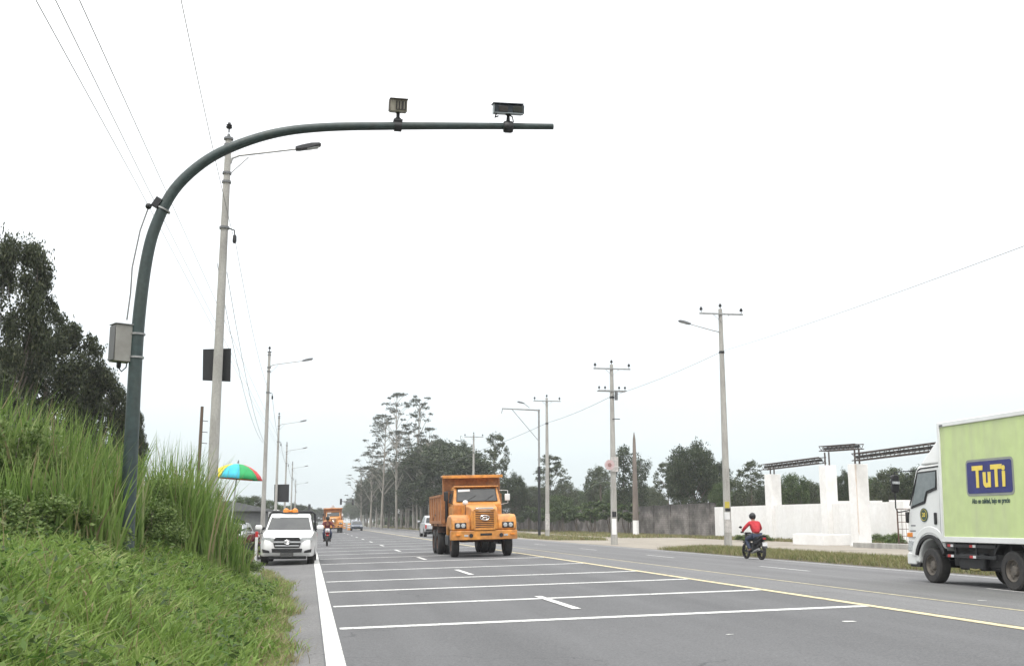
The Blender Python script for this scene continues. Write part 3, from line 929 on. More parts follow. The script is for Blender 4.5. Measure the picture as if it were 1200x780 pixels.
# cable along the right poles
pa = RP[0][0].location
za = RP[0][1] * .815
e_ = pt(1200, 281, 21.0)
wire('power_line', (pa.x, pa.y - .3, za), (pa.x + (e_[0] - pa.x) * 1.7, pa.y - .3 + (e_[1] - pa.y) * 1.7, za + (e_[2] - za) * 1.7 + .25), .30, .009, 'dark cable rising to the upper right from the nearest right power pole')
for i in range(5):
    qa, qb = RP[i][0].location, RP[i + 1][0].location
    wire('power_line', (qa.x, qa.y - .3, RP[i][1] * .815), (qb.x, qb.y - .3, RP[i + 1][1] * .815), .14, .012 + .004 * i,
         'cable in the %s span between the right power poles' % ['first', 'second', 'third', 'fourth', 'fifth'][i])

# ------------------------------------------------------------------ vehicles
def wheel(parent, x, y, r, w, name='wheel', side=1, rimf=.58, hub=None, rimmat=None):
    e_ = bpy.data.objects.new(name, None)
    col.objects.link(e_)
    e_.parent = parent
    e_.location = (x, y, r)
    h2 = w / 2
    MB().lathe([(-h2, r * rimf), (-h2, r * .9), (-h2 * .8, r * .985), (-h2 * .3, r), (h2 * .3, r), (h2 * .8, r * .985), (h2, r * .9), (h2, r * rimf)], (0, 0, 0), 'X', 28, cap=False).build('tyre', M['rubber'], e_)
    s = side
    mb = MB().lathe([(-s * h2 * .9, r * rimf), (s * h2 * .9, r * rimf), (s * h2 * .92, r * rimf * .93), (s * h2 * .45, r * rimf * .85), (s * h2 * .35, r * .3), (s * h2 * .75, r * .22), (s * h2 * .8, r * .1), (s * h2 * .8, 0)], (0, 0, 0), 'X', 24)
    for k in range(6):
        a = k * math.pi / 3
        mb.ball((s * h2 * .5, r * .38 * math.cos(a), r * .38 * math.sin(a)), r * .05, 6, 4)
    mb.build('rim', rimmat or M['steel'], e_)
    return e_

def arc(cy, cz, r, a0, a1, n=10):
    return [(cy + r * math.cos(R(a0 + (a1 - a0) * i / n)), cz + r * math.sin(R(a0 + (a1 - a0) * i / n))) for i in range(n + 1)]

def dump_truck(loc, rz, label, ry=0, tarp=False):
    o = empty('dump_truck', label, 'dump truck', loc, rz, ry=ry)
    OR = M['orange']
    MB().box((-.40, 3.9, .82), (.10, 7.0, .26)).box((.40, 3.9, .82), (.10, 7.0, .26)).box((0, .95, .62), (1.5, .14, .16)).box((0, 5.0, .55), (1.7, .16, .16)).box((0, 6.3, .55), (1.7, .16, .16)).box((0, 1.1, .80), (.9, 1.2, .35)).box((0, 5.65, .60), (.35, .9, .30)).build('chassis', M['rust'], o)
    # bumper
    mb = MB().prism([(-1.28, .28), (-1.26, .06), (-1.15, -.03), (-.9, -.08), (.9, -.08), (1.15, -.03), (1.26, .06), (1.28, .28), (1.18, .28), (1.1, .1), (-1.1, .1), (-1.18, .28)], .64, .98, 'Z')
    b = mb.build('bumper', OR, o, bevel=.02)
    MB().box((.05, -.085, .835), (.44, .02, .085)).build('slot', M['black'], b, bevel=.01)
    for x in (-.52, .62): MB().lathe([(-.100, 0), (-.100, .075), (-.07, .075)], (x, 0, .80), 'Y', 16).build('fog_lamp', M['black'], b)  # round bumper holes; black discs stand in for the dark inside
    for x in (-1.0, 1.05): MB().box((x, -.075, .83), (.16, .05, .06)).build('indicator', M['amber'], b, bevel=.008)
    for x in (-.70, .80): MB().box((x, -.085, .80), (.15, .02, .07)).build('reflector', M['lens'], b, bevel=.006)
    # fenders
    for s in (-1, 1):
        prof = [(.02, .98), (.02, 1.30), (.10, 1.46), (.30, 1.56), (.9, 1.58), (1.35, 1.50), (1.62, 1.25), (1.70, .80)] + arc(1.0, .52, .60, 27, 129, 10)
        f = MB().prism(prof, *sorted((s * .50, s * 1.24))).build('fender', OR, o, bevel=.07, seg=3)
        h_ = MB().box((s * .90, .02, 1.17), (.44, .05, .22)).build('headlight', M['black'], f, bevel=.015)
        for xx in (.80, 1.0): MB().lathe([(-.045, 0), (-.040, .07), (-.01, .085), (.02, .085)], (s * xx, 0, 1.17), 'Y', 16).build('lens', M['lens'], h_)
    # nose, grille, hood
    MB().prism([(-.06, 1.0), (-.05, 1.72), (.05, 1.84), (1.7, 2.02), (1.75, 1.0)], -.50, .50).map(lambda x, y, z: (x * (1 + .34 * max(0, y) / 1.7), y, z)).build('hood', OR, o, bevel=.05, seg=3)
    gr = MB().box((0, -.07, 1.38), (.72, .03, .70)).build('grille', mat('grille_gap', (.10, .04, .02), .6), o)
    mb = MB()
    for k in range(10): mb.box((0, -.095, 1.07 + k * .068), (.70, .03, .028))
    mb.build('grille_bars', OR, gr, bevel=.004)
    MB().box((-.38, -.10, 1.38), (.06, .05, .74)).box((.38, -.10, 1.38), (.06, .05, .74)).box((0, -.10, 1.74), (.82, .05, .05)).box((0, -.10, 1.02), (.82, .05, .05)).build('grille_frame', OR, gr, bevel=.01)
    MB().prism([(-.36, 1.76), (-.12, 1.66), (.12, 1.66), (.36, 1.76), (.33, 1.82), (-.33, 1.82)], -.105, -.07, 'Y').build('badge_plate', M['chrome'], gr, bevel=.006)
    # emblem: an oval ring with a curved H inside
    ring = [(0 + .17 * math.cos(a * math.pi / 12), -.125, 1.45 + .085 * math.sin(a * math.pi / 12)) for a in range(25)]
    mb = MB().tube(ring, .016, 6).tube([(-.06, -.125, 1.38), (-.08, -.125, 1.45), (-.06, -.125, 1.52)], .016, 6).tube([(.06, -.125, 1.38), (.08, -.125, 1.45), (.06, -.125, 1.52)], .016, 6).tube([(-.07, -.125, 1.44), (0, -.125, 1.46), (.07, -.125, 1.44)], .02, 6)
    mb.build('emblem', M['chrome'], gr)
    # cab
    prof = [(1.62, 1.0), (1.62, 1.98), (1.72, 2.06), (1.95, 2.58), (2.05, 2.66), (3.0, 2.68), (3.05, 2.6), (3.08, 1.0)]
    cab = MB().prism(prof, -.97, .97).map(lambda x, y, z: (x * (1 - .12 * max(0, z - 1.9) / .7), y, z)).build('cab', OR, o, bevel=.05, seg=3)
    MB().box((0, 2.0, 2.665), (1.78, .30, .05)).build('sun_visor', OR, cab, bevel=.02)
    n_ = Vector((0, -.91, .41)).normalized()
    ws = [(-.80, 1.715, 2.09), (.80, 1.715, 2.09), (.76, 1.935, 2.57), (-.76, 1.935, 2.57)]
    w_ = MB().panel(ws, .012).build('windshield', M['glass'], cab)
    mb = MB()
    for i in range(4): mb.tube([Vector(ws[i]) + n_ * .012, Vector(ws[(i + 1) % 4]) + n_ * .012], .018, 6)
    mb.build('windshield_seal', M['black'], w_)
    MB().panel([(-.72, 1.89, 2.46), (-.25, 1.90, 2.48), (-.25, 1.935, 2.56), (-.72, 1.925, 2.55)], .016).map(lambda x, y, z: (x, y - .012, z)).build('windshield_sticker', M['white'], w_)
    for x0_ in (-.45, .25): MB().tube([(x0_, 1.68, 2.08), (x0_ + .42, 1.79, 2.33)], .010, 5).build('wiper', M['black'], w_)
    for s in (-1, 1):
        MB().box((s * .955, 2.35, 1.45), (.04, 1.1, .9)).build('door', OR, cab, bevel=.02)
        MB().tube([(s * .978, 1.80, .98), (s * .978, 2.92, .98), (s * .978, 2.92, 1.92)], .008, 5).build('door_gap', M['rust'], cab)
        MB().panel([(s * .958, 1.95, 2.05), (s * .958, 2.9, 2.05), (s * .905, 2.9, 2.52), (s * .905, 2.08, 2.52)][::s], .01).build('side_window', M['glass'], cab)
    m_ = MB().tube([(-.92, 1.75, 2.5), (-1.22, 1.55, 2.5), (-1.22, 1.55, 2.1), (-.95, 1.75, 2.0)], .014, 6).build('mirror', M['black'], cab)
    MB().box((-1.24, 1.55, 2.30), (.17, .07, .36)).build('mirror_head', M['black'], m_, bevel=.02)
    m_ = MB().tube([(.92, 1.75, 2.5), (1.20, 1.55, 2.48), (1.20, 1.55, 2.0), (.95, 1.75, 1.95)], .014, 6).build('mirror', M['white'], cab)
    MB().box((1.18, 1.55, 2.22), (.20, .07, .26)).build('mirror_head', M['white'], m_, bevel=.02)
    m_ = MB().tube([(-.62, .6, 1.55), (-.62, .6, 1.95)], .012, 6).build('fender_mirror', M['black'], o)
    MB().ball((-.55, 1.1, 2.03), (.11, .08, .10)).build('mirror_head', M['white'], m_)
    # air pipe and steps
    MB().lathe([(0, .055), (1.1, .055), (1.15, .03)], (-1.02, 3.18, 1.3), n=10).build('exhaust_stack', M['dark_metal'], o)
    for s in (-1, 1): MB().box((s * .98, 2.4, .62), (.32, 1.1, .40)).build('fuel_tank', M['dark_metal'], o, bevel=.06, seg=3)
    # bed
    bo = M['bed_orange']
    bed = MB().box((0, 5.35, 1.22), (2.36, 4.3, .14)).build('bed', bo, o)
    MB().panel([(-1.16, 3.28, 1.25), (1.16, 3.28, 1.25), (1.16, 3.22, 3.08), (-1.16, 3.22, 3.08)], .05).build('headboard', bo, bed)
    mb = MB()
    for x in (-1.13, -.68, -.23, .23, .68, 1.13): mb.box((x, 3.21, 2.15), (.09, .10, 1.82))
    mb.build('headboard_ribs', bo, bed, bevel=.01)
    MB().box((0, 3.05, 3.12), (2.44, .62, .06)).box((0, 2.75, 3.09), (2.44, .05, .12)).build('cab_guard', M['orange'], bed, bevel=.01)
    for s in (-1, 1):
        sd = MB().box((s * 1.17, 5.35, 1.82), (.06, 4.3, 1.10)).build('side_wall', bo, bed)
        mb = MB().box((s * 1.205, 5.35, 2.36), (.07, 4.34, .09)).box((s * 1.205, 5.35, 1.30), (.07, 4.34, .12))
        for k in range(6): mb.box((s * 1.21, 3.24 + k * .845, 1.82), (.06, .10, 1.02))
        mb.build('side_ribs', bo, sd, bevel=.008)
        MB().prism(arc(5.65, .5, 1.15, 20, 160, 12) + arc(5.65, .5, 1.11, 160, 20, 12), *sorted((s * .70, s * 1.22))).build('mudguard', M['rust'], o)
    MB().box((0, 7.5, 1.75), (2.36, .06, 1.05)).build('tailgate', bo, bed)
    for s in (-1, 1):
        wheel(o, s * 1.02, 1.0, .50, .28, side=s, rimmat=M['rust'])
        for yy in (5.0, 6.3):
            wheel(o, s * 1.08, yy, .50, .26, side=s, rimmat=M['rust'])
            wheel(o, s * .76, yy, .50, .26, side=s, rimmat=M['rust'])
    if tarp:
        V = []
        P_ = [(-1.15, 2.45), (-.6, 2.95), (0, 3.65), (.6, 2.95), (1.15, 2.45)]
        MB().prism(P_, 3.4, 7.3, 'Y').build('tarpaulin', M['tarp'], bed, bevel=.1, seg=3)
    return o

T1X, T1Y = 6.50, 40.4
dump_truck((T1X, T1Y, crossz(T1X)), R(0), 'dusty orange bonneted dump truck driving toward the camera across the white rumble lines', -math.atan(.025))
dump_truck((3.1, 141, crossz(3.1)), R(0), 'small far-off orange dump truck with a pale peaked load behind the oncoming motorcycle', -math.atan(.025), True)

def pickup(loc, rz, label, paint, rear=False, ry=0, beacon=True):
    o = empty('pickup_truck', label, 'pickup', loc, rz, ry=ry)
    prof = [(.10, .30), (.0, .42), (-.03, .60), (.0, .84), (.10, .97), (.55, 1.06), (1.30, 1.15), (5.05, 1.13), (5.22, 1.05), (5.24, .55), (5.1, .45)]
    prof += arc(4.15, .40, .44, 5, 175, 10) + [(3.65, .30), (1.5, .30)] + arc(1.0, .40, .44, 5, 175, 10) + [(.45, .30)]
    def tp(x, y, z):
        k = 1 - .16 * max(0, 1 - y / .75) ** 2 if y < .75 else 1
        k *= 1 - .05 * max(0, z - .85) / .3
        return (x * k, y, z)
    MB().prism(prof, -.94, .94).map(tp).build('body', paint, o, bevel=.05, seg=3)
    gp = [(1.22, 1.10), (1.95, 1.66), (2.15, 1.745), (2.5, 1.775), (3.2, 1.76), (3.45, 1.70), (3.62, 1.10)]
    def tg(x, y, z): return (x * (1 - .19 * max(0, z - 1.1) / .66), y, z)
    cab = MB().prism(gp, -.86, .86).map(tg).build('cabin', paint, o, bevel=.05, seg=3)
    ws = [(-.77, 1.345, 1.20), (.77, 1.345, 1.20), (.655, 1.915, 1.635), (-.655, 1.915, 1.635)]
    w_ = MB().panel(ws, .014).build('windshield', M['glass'], cab)
    MB().panel([(-.60, 1.86, 1.58), (-.36, 1.86, 1.58), (-.36, 1.90, 1.615), (-.585, 1.90, 1.615)], .022).build('windshield_sticker', M['white'], w_)
    MB().panel([(.70, 3.60, 1.20), (-.70, 3.60, 1.20), (-.62, 3.50, 1.58), (.62, 3.50, 1.58)], .012).map(lambda x, y, z: (x, y + .015, z)).build('rear_window', M['glass'], cab)
    for s in (-1, 1):
        a = [(s * .845, 1.62, 1.20), (s * .845, 2.45, 1.20), (s * .735, 2.45, 1.63), (s * .735, 2.02, 1.63)]
        b = [(s * .845, 2.52, 1.20), (s * .845, 3.42, 1.20), (s * .735, 3.28, 1.63), (s * .735, 2.52, 1.63)]
        for q in (a, b):
            MB().panel(q[::s], .012).build('side_window', M['glass'], cab)
        m_ = MB().box((s * .97, 1.62, 1.22), (.16, .06, .05)).build('mirror', M['black'], cab)
        MB().box((s * 1.09, 1.58, 1.28), (.24, .13, .17)).build('mirror_head', paint, m_, bevel=.05, seg=3)
        # front lamps
        MB().prism([(s * .42, .92), (s * .44, .78), (s * .70, .79), (s * .86, .86), (s * .84, .96), (s * .60, .95)], -.02, .12, 'Y').map(lambda x, y, z: (x, y + .22 * max(0, abs(x) - .5) ** 1.3, z)).build('headlight', M['lens'], o, bevel=.01)
        MB().prism([(s * .58, .42), (s * .82, .44), (s * .84, .56), (s * .60, .50)], -.045, .12, 'Y').map(lambda x, y, z: (x, y + .10 * max(0, abs(x) - .6), z)).build('fog_lamp', M['black'], o, bevel=.01)
        MB().prism([(s * .80, .72), (s * .92, .72), (s * .92, 1.02), (s * .80, 1.02)], 5.20, 5.26, 'Y').build('tail_lamp', M['red_lens'], o, bevel=.01)
    gr = MB().prism([(-.42, .60), (.42, .60), (.48, .80), (.40, .95), (-.40, .95), (-.48, .80)], -.055, .05, 'Y').build('grille', M['black'], o, bevel=.01)
    MB().prism([(-.47, .76), (.47, .76), (.47, .815), (-.47, .815)], -.085, .0, 'Y').prism([(-.40, .645), (.40, .645), (.42, .69), (-.42, .69)], -.080, .0, 'Y').build('grille_bar', M['car_silver'], gr, bevel=.008)
    ring = [(.10 * math.cos(a * math.pi / 10), -.10, .79 + .065 * math.sin(a * math.pi / 10)) for a in range(21)]
    r2 = [(.045 * math.cos(a * math.pi / 10), -.10, .79 + .060 * math.sin(a * math.pi / 10)) for a in range(21)]
    r3 = [(.075 * math.cos(a * math.pi / 10), -.10, .82 + .025 * math.sin(a * math.pi / 10)) for a in range(21)]
    MB().tube(ring, .012, 6).tube(r2, .009, 6).tube(r3, .009, 6).build('emblem', M['chrome'], gr)
    MB().prism([(-.50, .44), (.50, .44), (.52, .57), (-.52, .57)], -.06, .05, 'Y').build('lower_grille', M['black'], o, bevel=.01)
    MB().box((0, -.065, .36), (.44, .03, .14)).build('licence_plate', mat('dark_plate', (.035, .035, .035), .5, c2=(.08, .08, .075), scale=18), o, bevel=.005)
    MB().box((0, .5, .26), (1.3, .8, .10)).box((0, 2.5, .38), (.9, 4.2, .20)).build('underbody', M['black'], o)
    MB().box((0, 4.3, 1.138), (1.55, 1.45, .012)).build('bed_floor', M['black'], o)
    if rear:
        MB().box((0, 5.27, .60), (1.7, .12, .16)).build('rear_bumper', M['dark_metal'], o, bevel=.02)
        MB().box((0, 5.25, .82), (.42, .02, .12)).build('licence_plate', M['white'], o)
    for s in (-1, 1):
        for yy in (1.0, 4.15): wheel(o, s * .80, yy, .385, .25, side=s)
    if beacon:
        b = MB().box((-.02, 2.35, 1.80), (.60, .20, .05)).build('light_bar', M['dark_metal'], o, bevel=.01)
        for x in (-.18, .14): MB().lathe([(0, .12), (.10, .10), (.15, .04), (.155, 0)], (x, 2.35, 1.82), n=14).build('beacon', M['amber'], b)
        MB().box((-.02, 2.35, 1.865), (.12, .14, .09)).build('beacon_housing', M['amber'], b, bevel=.02)
        rb = MB().tube([(-.88, 3.72, 1.1), (-.84, 3.72, 1.76), (-.74, 3.72, 1.86), (.74, 3.72, 1.86), (.84, 3.72, 1.76), (.88, 3.72, 1.1)], .04, 8).build('roll_bar', M['black'], o)
        MB().box((0, 3.9, 1.82), (1.56, .36, .05)).build('canopy_front', M['black'], rb, bevel=.01)
    return o

pickup((-.72, 38.6, -.03), R(-1.5), 'white pickup with amber roof beacons parked on the left shoulder facing the camera', M['car_white'])
pickup((10.25, 94, .19), R(180), 'silver-white pickup seen from behind beside the orange dump truck bed', M['car_silver'], True, beacon=False)

def far_car(loc, rz, label, paint):
    o = empty('car', label, 'car', loc, rz)
    prof = [(.1, .25), (0, .45), (.02, .65), (.2, .75), (1.1, .88), (3.6, .92), (4.1, .88), (4.15, .45), (4.05, .25)] + arc(3.3, .33, .36, 5, 175, 8) + arc(.85, .33, .36, 5, 175, 8)
    MB().prism(prof, -.84, .84).build('body', paint, o, bevel=.05, seg=3)
    cab = MB().prism([(1.0, .86), (1.7, 1.36), (2.1, 1.45), (3.1, 1.44), (3.5, 1.36), (3.95, .9)], -.78, .78).map(lambda x, y, z: (x * (1 - .2 * (z - .86) / .6), y, z)).build('cabin', paint, o, bevel=.04, seg=3)
    MB().panel([(-.68, 1.10, .94), (.68, 1.10, .94), (.57, 1.66, 1.34), (-.57, 1.66, 1.34)], .012).build('windshield', M['glass'], cab)
    MB().panel([(.66, 3.88, .97), (-.66, 3.88, .97), (-.56, 3.54, 1.33), (.56, 3.54, 1.33)], .012).build('rear_window', M['glass'], cab)
    for s in (-1, 1):
        MB().box((s * .62, .02, .66), (.32, .06, .14)).build('headlight', M['lens'], o, bevel=.02)
        MB().box((s * .66, 4.13, .74), (.26, .06, .16)).build('tail_lamp', M['red_lens'], o, bevel=.02)
        MB().panel([(s * .77, 1.45, .95), (s * .77, 3.5, .95), (s * .63, 3.3, 1.33), (s * .63, 1.85, 1.33)][::s], .01).build('side_window', M['glass'], cab)
        for yy in (.85, 3.3): wheel(o, s * .74, yy, .31, .2, side=s)
    MB().box((0, -.01, .45), (.9, .04, .16)).build('grille', M['black'], o)
    return o
far_car((6.9, 160, crossz(6.9)), 0, 'small dark blue car in the distance between the far dump truck and the woodland', M['car_blue'])
far_car((-5.4, 50, -.05), R(15), 'dark grey car parked off the road behind the parasol pole', M['car_blue'])
far_car((9.4, 330, .2), R(180), 'tiny pale car at the far end of the road left of the woodland', M['car_silver'])
far_car((-4.7, 64, -.05), R(-10), 'silver car parked farther back off the left shoulder', M['car_silver'])

# ------------------------------------------------------------------ delivery truck (faces away, +Y)
LX = 13.70                      # its left flank
o = empty('delivery_truck', 'white delivery truck with a pale lime green cargo box at the right picture edge', 'truck', (LX + 1.08, 23.42, crossz(14.8)), R(180), ry=-math.atan(.025))
# local: y = 0 front of the cab, y grows to the rear; +x is the flank toward the camera
W_ = M['truck_white']
MB().box((.38, 3.2, .62), (.10, 6.0, .22)).box((-.38, 3.2, .62), (.10, 6.0, .22)).box((0, 1.05, .45), (1.5, .12, .12)).box((0, 4.1, .45), (1.5, .16, .16)).box((0, 1.2, .75), (1.1, 1.4, .5)).build('chassis', M['dark_metal'], o)
prof = [(.02, .42), (-.02, .55), (.0, 1.35), (.10, 1.75), (.34, 2.52), (.44, 2.62), (1.44, 2.66), (1.47, 2.6), (1.48, .95), (1.46, .72)] + arc(.93, .45, .50, 33, 183, 12)
cab = MB().prism(prof, -1.02, 1.02).map(lambda x, y, z: (x * (1 - .05 * max(0, z - 1.6)), y, z)).build('cab', W_, o, bevel=.05, seg=3)
# fender arch, dark trim
MB().prism(arc(.93, .45, .62, 20, 165, 14) + arc(.93, .45, .53, 165, 20, 14), .96, 1.065).build('wheel_arch', M['black'], o, bevel=.012)
MB().prism(arc(.93, .45, .62, 20, 165, 14) + arc(.93, .45, .53, 165, 20, 14), -1.065, -.96).build('wheel_arch', M['black'], o, bevel=.012)
MB().prism(arc(.93, .47, .78, 40, 172, 14) + arc(.93, .47, .63, 172, 40, 14), 1.005, 1.045).build('fender_flare', W_, o, bevel=.015)
MB().prism([(-.06, .38), (.30, .38), (.34, .62), (.0, .66), (-.06, .6)], -1.03, 1.03).build('front_bumper', W_, o, bevel=.03, seg=3)
MB().prism([(.02, .33), (.42, .33), (.42, .42), (.02, .42)], -.98, 1.0).build('air_dam', M['black'], o, bevel=.01)
for s in (-1, 1): MB().prism([(-.03, .68), (.30, .68), (.32, .92), (.02, .94)], *sorted((s * .70, s * 1.032))).build('headlight', M['lens'], o, bevel=.02)
MB().prism([(-.03, 1.0), (.22, 1.0), (.22, 1.10), (-.02, 1.10)], .9, 1.034).build('side_indicator', M['amber'], o, bevel=.01)
MB().box((0, -.03, .95), (1.3, .03, .22)).build('grille', M['black'], o, bevel=.01)
MB().panel([(-.90, .085, 1.66), (.90, .085, 1.66), (.84, .32, 2.44), (-.84, .32, 2.44)], .014).build('windshield', M['glass'], cab)
dr = MB().panel([(1.022, .22, .98), (1.022, 1.38, .98), (1.022, 1.38, 1.62), (1.00, 1.34, 2.52), (1.00, .50, 2.50), (1.02, .22, 1.72)], .012)
dr = dr.build('door', W_, cab, bevel=.004)
MB().tube([(1.036, .22, 1.0), (1.036, 1.38, 1.0), (1.036, 1.39, 1.62), (1.012, 1.36, 2.5)], .006, 5).build('door_gap', M['grey_metal'], dr)
MB().panel([(1.034, .20, 1.64), (1.034, .80, 1.76), (1.034, .90, 1.98), (1.028, 1.28, 2.06), (1.004, 1.28, 2.50), (1.004, .50, 2.48)], .010).build('window_seal', M['black'], dr)
MB().panel([(1.046, .26, 1.70), (1.046, .77, 1.81), (1.046, .88, 2.03), (1.040, 1.24, 2.11), (1.017, 1.24, 2.46), (1.017, .53, 2.44)], .008).build('window', M['glass_pale'], dr)
MB().box((1.045, 1.20, 1.42), (.03, .09, .26)).build('door_handle', M['black'], dr, bevel=.01)
MB().lathe([(1.035, 0), (1.048, 0), (1.048, .155), (1.035, .155)][1:], (0, .74, 1.50), 'X', 28).build('emblem_disc', M['ink'], dr)
em = [(1.052, .74 + .125 * math.cos(a * math.pi / 12), 1.50 + .125 * math.sin(a * math.pi / 12)) for a in range(25)]
MB().tube(em, .004, 5).build('emblem_ring', M['sign_yellow'], dr)
text_mb('20', .13, 'emblem_digits', M['sign_yellow'], dr, (1.050, .74, 1.50), (R(90), 0, R(90)), .003, .001)
for (yy, zz, ww) in ((.16, 1.26, .20), (.14, 1.14, .24)): MB().box((1.028, yy + .1, zz), (.012, ww, .03)).build('badge', M['grey_metal'], cab)
MB().tube([(1.012, .12, 1.72), (.985, .47, 2.52), (.975, .56, 2.56), (.972, 1.36, 2.58)], .018, 6).build('rain_gutter', M['black'], cab)
# mirror
m_ = MB().tube([(1.0, .10, 1.62), (1.20, -.08, 1.56), (1.24, -.12, 1.66), (1.24, -.12, 2.5), (1.0, .36, 2.52)], .016, 6).build('mirror', M['black'], cab)
MB().prism([(1.14, 2.06), (1.14, 2.40), (1.18, 2.44), (1.28, 2.44), (1.32, 2.40), (1.32, 2.06), (1.28, 2.02), (1.18, 2.02)], -.18, -.08, 'Y').build('mirror_head', M['black'], m_, bevel=.02)
MB().box((1.24, -.06, 2.25), (.17, .03, .06)).build('mirror_glass', M['lens'], m_)
MB().box((1.02, .02, 1.45), (.10, .08, .26)).build('lower_mirror', M['black'], m_, bevel=.03)
# roof deflector
MB().prism([(.52, 2.64), (.70, 2.76), (1.36, 3.36), (1.45, 3.36), (1.45, 2.64)], -.98, .98).map(lambda x, y, z: (x * (1 - .10 * (z - 2.66) / .66), y, z)).build('roof_deflector', W_, cab, bevel=.04, seg=3)
# box
BY0, BY1, BZ0, BZ1 = 1.50, 6.9, .93, 3.50
box = MB().box((0, (BY0 + BY1) / 2, (BZ0 + BZ1) / 2), (2.14, BY1 - BY0, BZ1 - BZ0)).build('cargo_box', M['truck_green'], o)
mb = MB()
for s in (-1, 1):
    mb.box((s * 1.075, (BY0 + BY1) / 2, BZ0 + .04), (.05, BY1 - BY0 + .04, .12))
    mb.box((s * 1.075, (BY0 + BY1) / 2, BZ1 - .03), (.05, BY1 - BY0 + .04, .10))
    mb.box((s * 1.075, BY0 + .03, (BZ0 + BZ1) / 2), (.053, .09, BZ1 - BZ0 - .12))
    mb.box((s * 1.075, BY1 - .03, (BZ0 + BZ1) / 2), (.053, .09, BZ1 - BZ0 - .12))
mb.box((0, BY0 - .01, (BZ0 + BZ1) / 2), (2.10, .05, BZ1 - BZ0)).box((0, (BY0 + BY1) / 2, BZ1 + .015), (2.16, BY1 - BY0, .03))
mb.build('box_frame', W_, box, bevel=.012)
MB().box((1.104, BY0 + .16, BZ1 - .05), (.012, .12, .04)).build('marker_lamp', M['grey_metal'], box)

for s in (-1, 1):
    d_ = MB().box((s * .52, BY1 + .012, (BZ0 + BZ1) / 2), (1.0, .03, BZ1 - BZ0 - .16)).build('rear_door', W_, box, bevel=.008)
    MB().tube([(s * .12, BY1 + .05, BZ0 + .15), (s * .12, BY1 + .05, BZ1 - .15)], .016, 6).box((s * .18, BY1 + .05, BZ0 + .9), (.22, .03, .04)).build('door_bar', M['steel'], d_)
    MB().box((s * .85, BY1 - .02, .72), (.30, .06, .13)).build('tail_lamp', M['red_lens'], o, bevel=.01)
MB().box((0, BY1 - .08, .60), (2.0, .10, .12)).build('rear_bumper', M['dark_metal'], o, bevel=.01)
def rrect(cy, cz, w, h, r):
    P_ = []
    for (sy, sz, a0) in ((1, 1, 0), (-1, 1, 90), (-1, -1, 180), (1, -1, 270)):
        P_ += arc(cy + sy * (w / 2 - r), cz + sz * (h / 2 - r), r, a0, a0 + 90, 5)
    return P_
SY, SZ = 3.28, 2.26
SG = MB().prism(rrect(SY, SZ, 1.60, .76, .10), 1.070, 1.078).build('sign_border', M['sign_grey'], box)
MB().prism(rrect(SY, SZ, 1.50, .66, .06), 1.078, 1.083).build('sign_panel', M['sign_blue'], SG)
text_mb('TuTi', .72, 'sign_lettering', M['sign_yellow'], SG, (1.088, SY, SZ - .01), (R(90), 0, R(90)), .004, .026, (.80, .84), 1.0)
text_mb('Alto en calidad, bajo en precio', .125, 'slogan_lettering', M['ink'], SG, (1.074, SY, SZ - .49), (R(90), 0, R(90)), .003, .003, (.82, 1.15), 1.0)
# side guard rails
mb = MB()
for z in (.84, .62): mb.box((1.03, 3.0 - .55, z), (.04, 1.75, .07))
for yy in (1.85, 2.60, 3.25): mb.box((.99, yy, .82), (.04, .05, .50))
gr = mb.build('side_guard', M['dark_metal'], o, bevel=.004)
mb, mc = MB(), MB()
for z in (.84, .62):
    for yy in (1.80, 2.60): mb.box((1.052, yy, z), (.006, .10, .055)); mc.box((1.052, yy - .11, z), (.006, .11, .055))
mb.build('white_reflector', M['white'], gr); mc.build('red_reflector', M['red_paint'], gr)
MB().box((.80, 2.35, .52), (.34, .9, .36)).build('fuel_tank', M['dark_metal'], o, bevel=.04)
MB().box((.62, 2.9, .50), (.40, .5, .30)).build('battery_box', M['black'], o, bevel=.02)
MB().tube([(.95, 2.3, .36), (.97, 2.5, .34), (.97, 2.65, .36)], .03, 8).build('hose', M['brass'], o)
MB().box((0, 3.2, .96), (1.9, 3.2, .10)).build('subframe', M['dark_metal'], o)
MB().box((.60, 2.55, .66), (.5, 2.0, .52)).build('dark_skirt', M['black'], o, bevel=.02)  # added black skirt box that makes the underside dark and closed in
MB().box((-.85, 2.6, .5), (.3, 1.8, .45)).build('side_box', M['black'], o, bevel=.02)
MB().prism(arc(3.80, .44, .60, 25, 155, 10) + arc(3.80, .44, .57, 155, 25, 10), .60, 1.04).build('mudguard', M['black'], o)
for s in (-1, 1):
    wheel(o, s * .90, .93, .39, .26, side=s, rimmat=M['dusty_rim'])
    wheel(o, s * .90, 3.80, .39, .26, side=s, rimmat=M['dusty_rim'])
    wheel(o, s * .62, 3.80, .39, .24, side=s, rimmat=M['dusty_rim'])

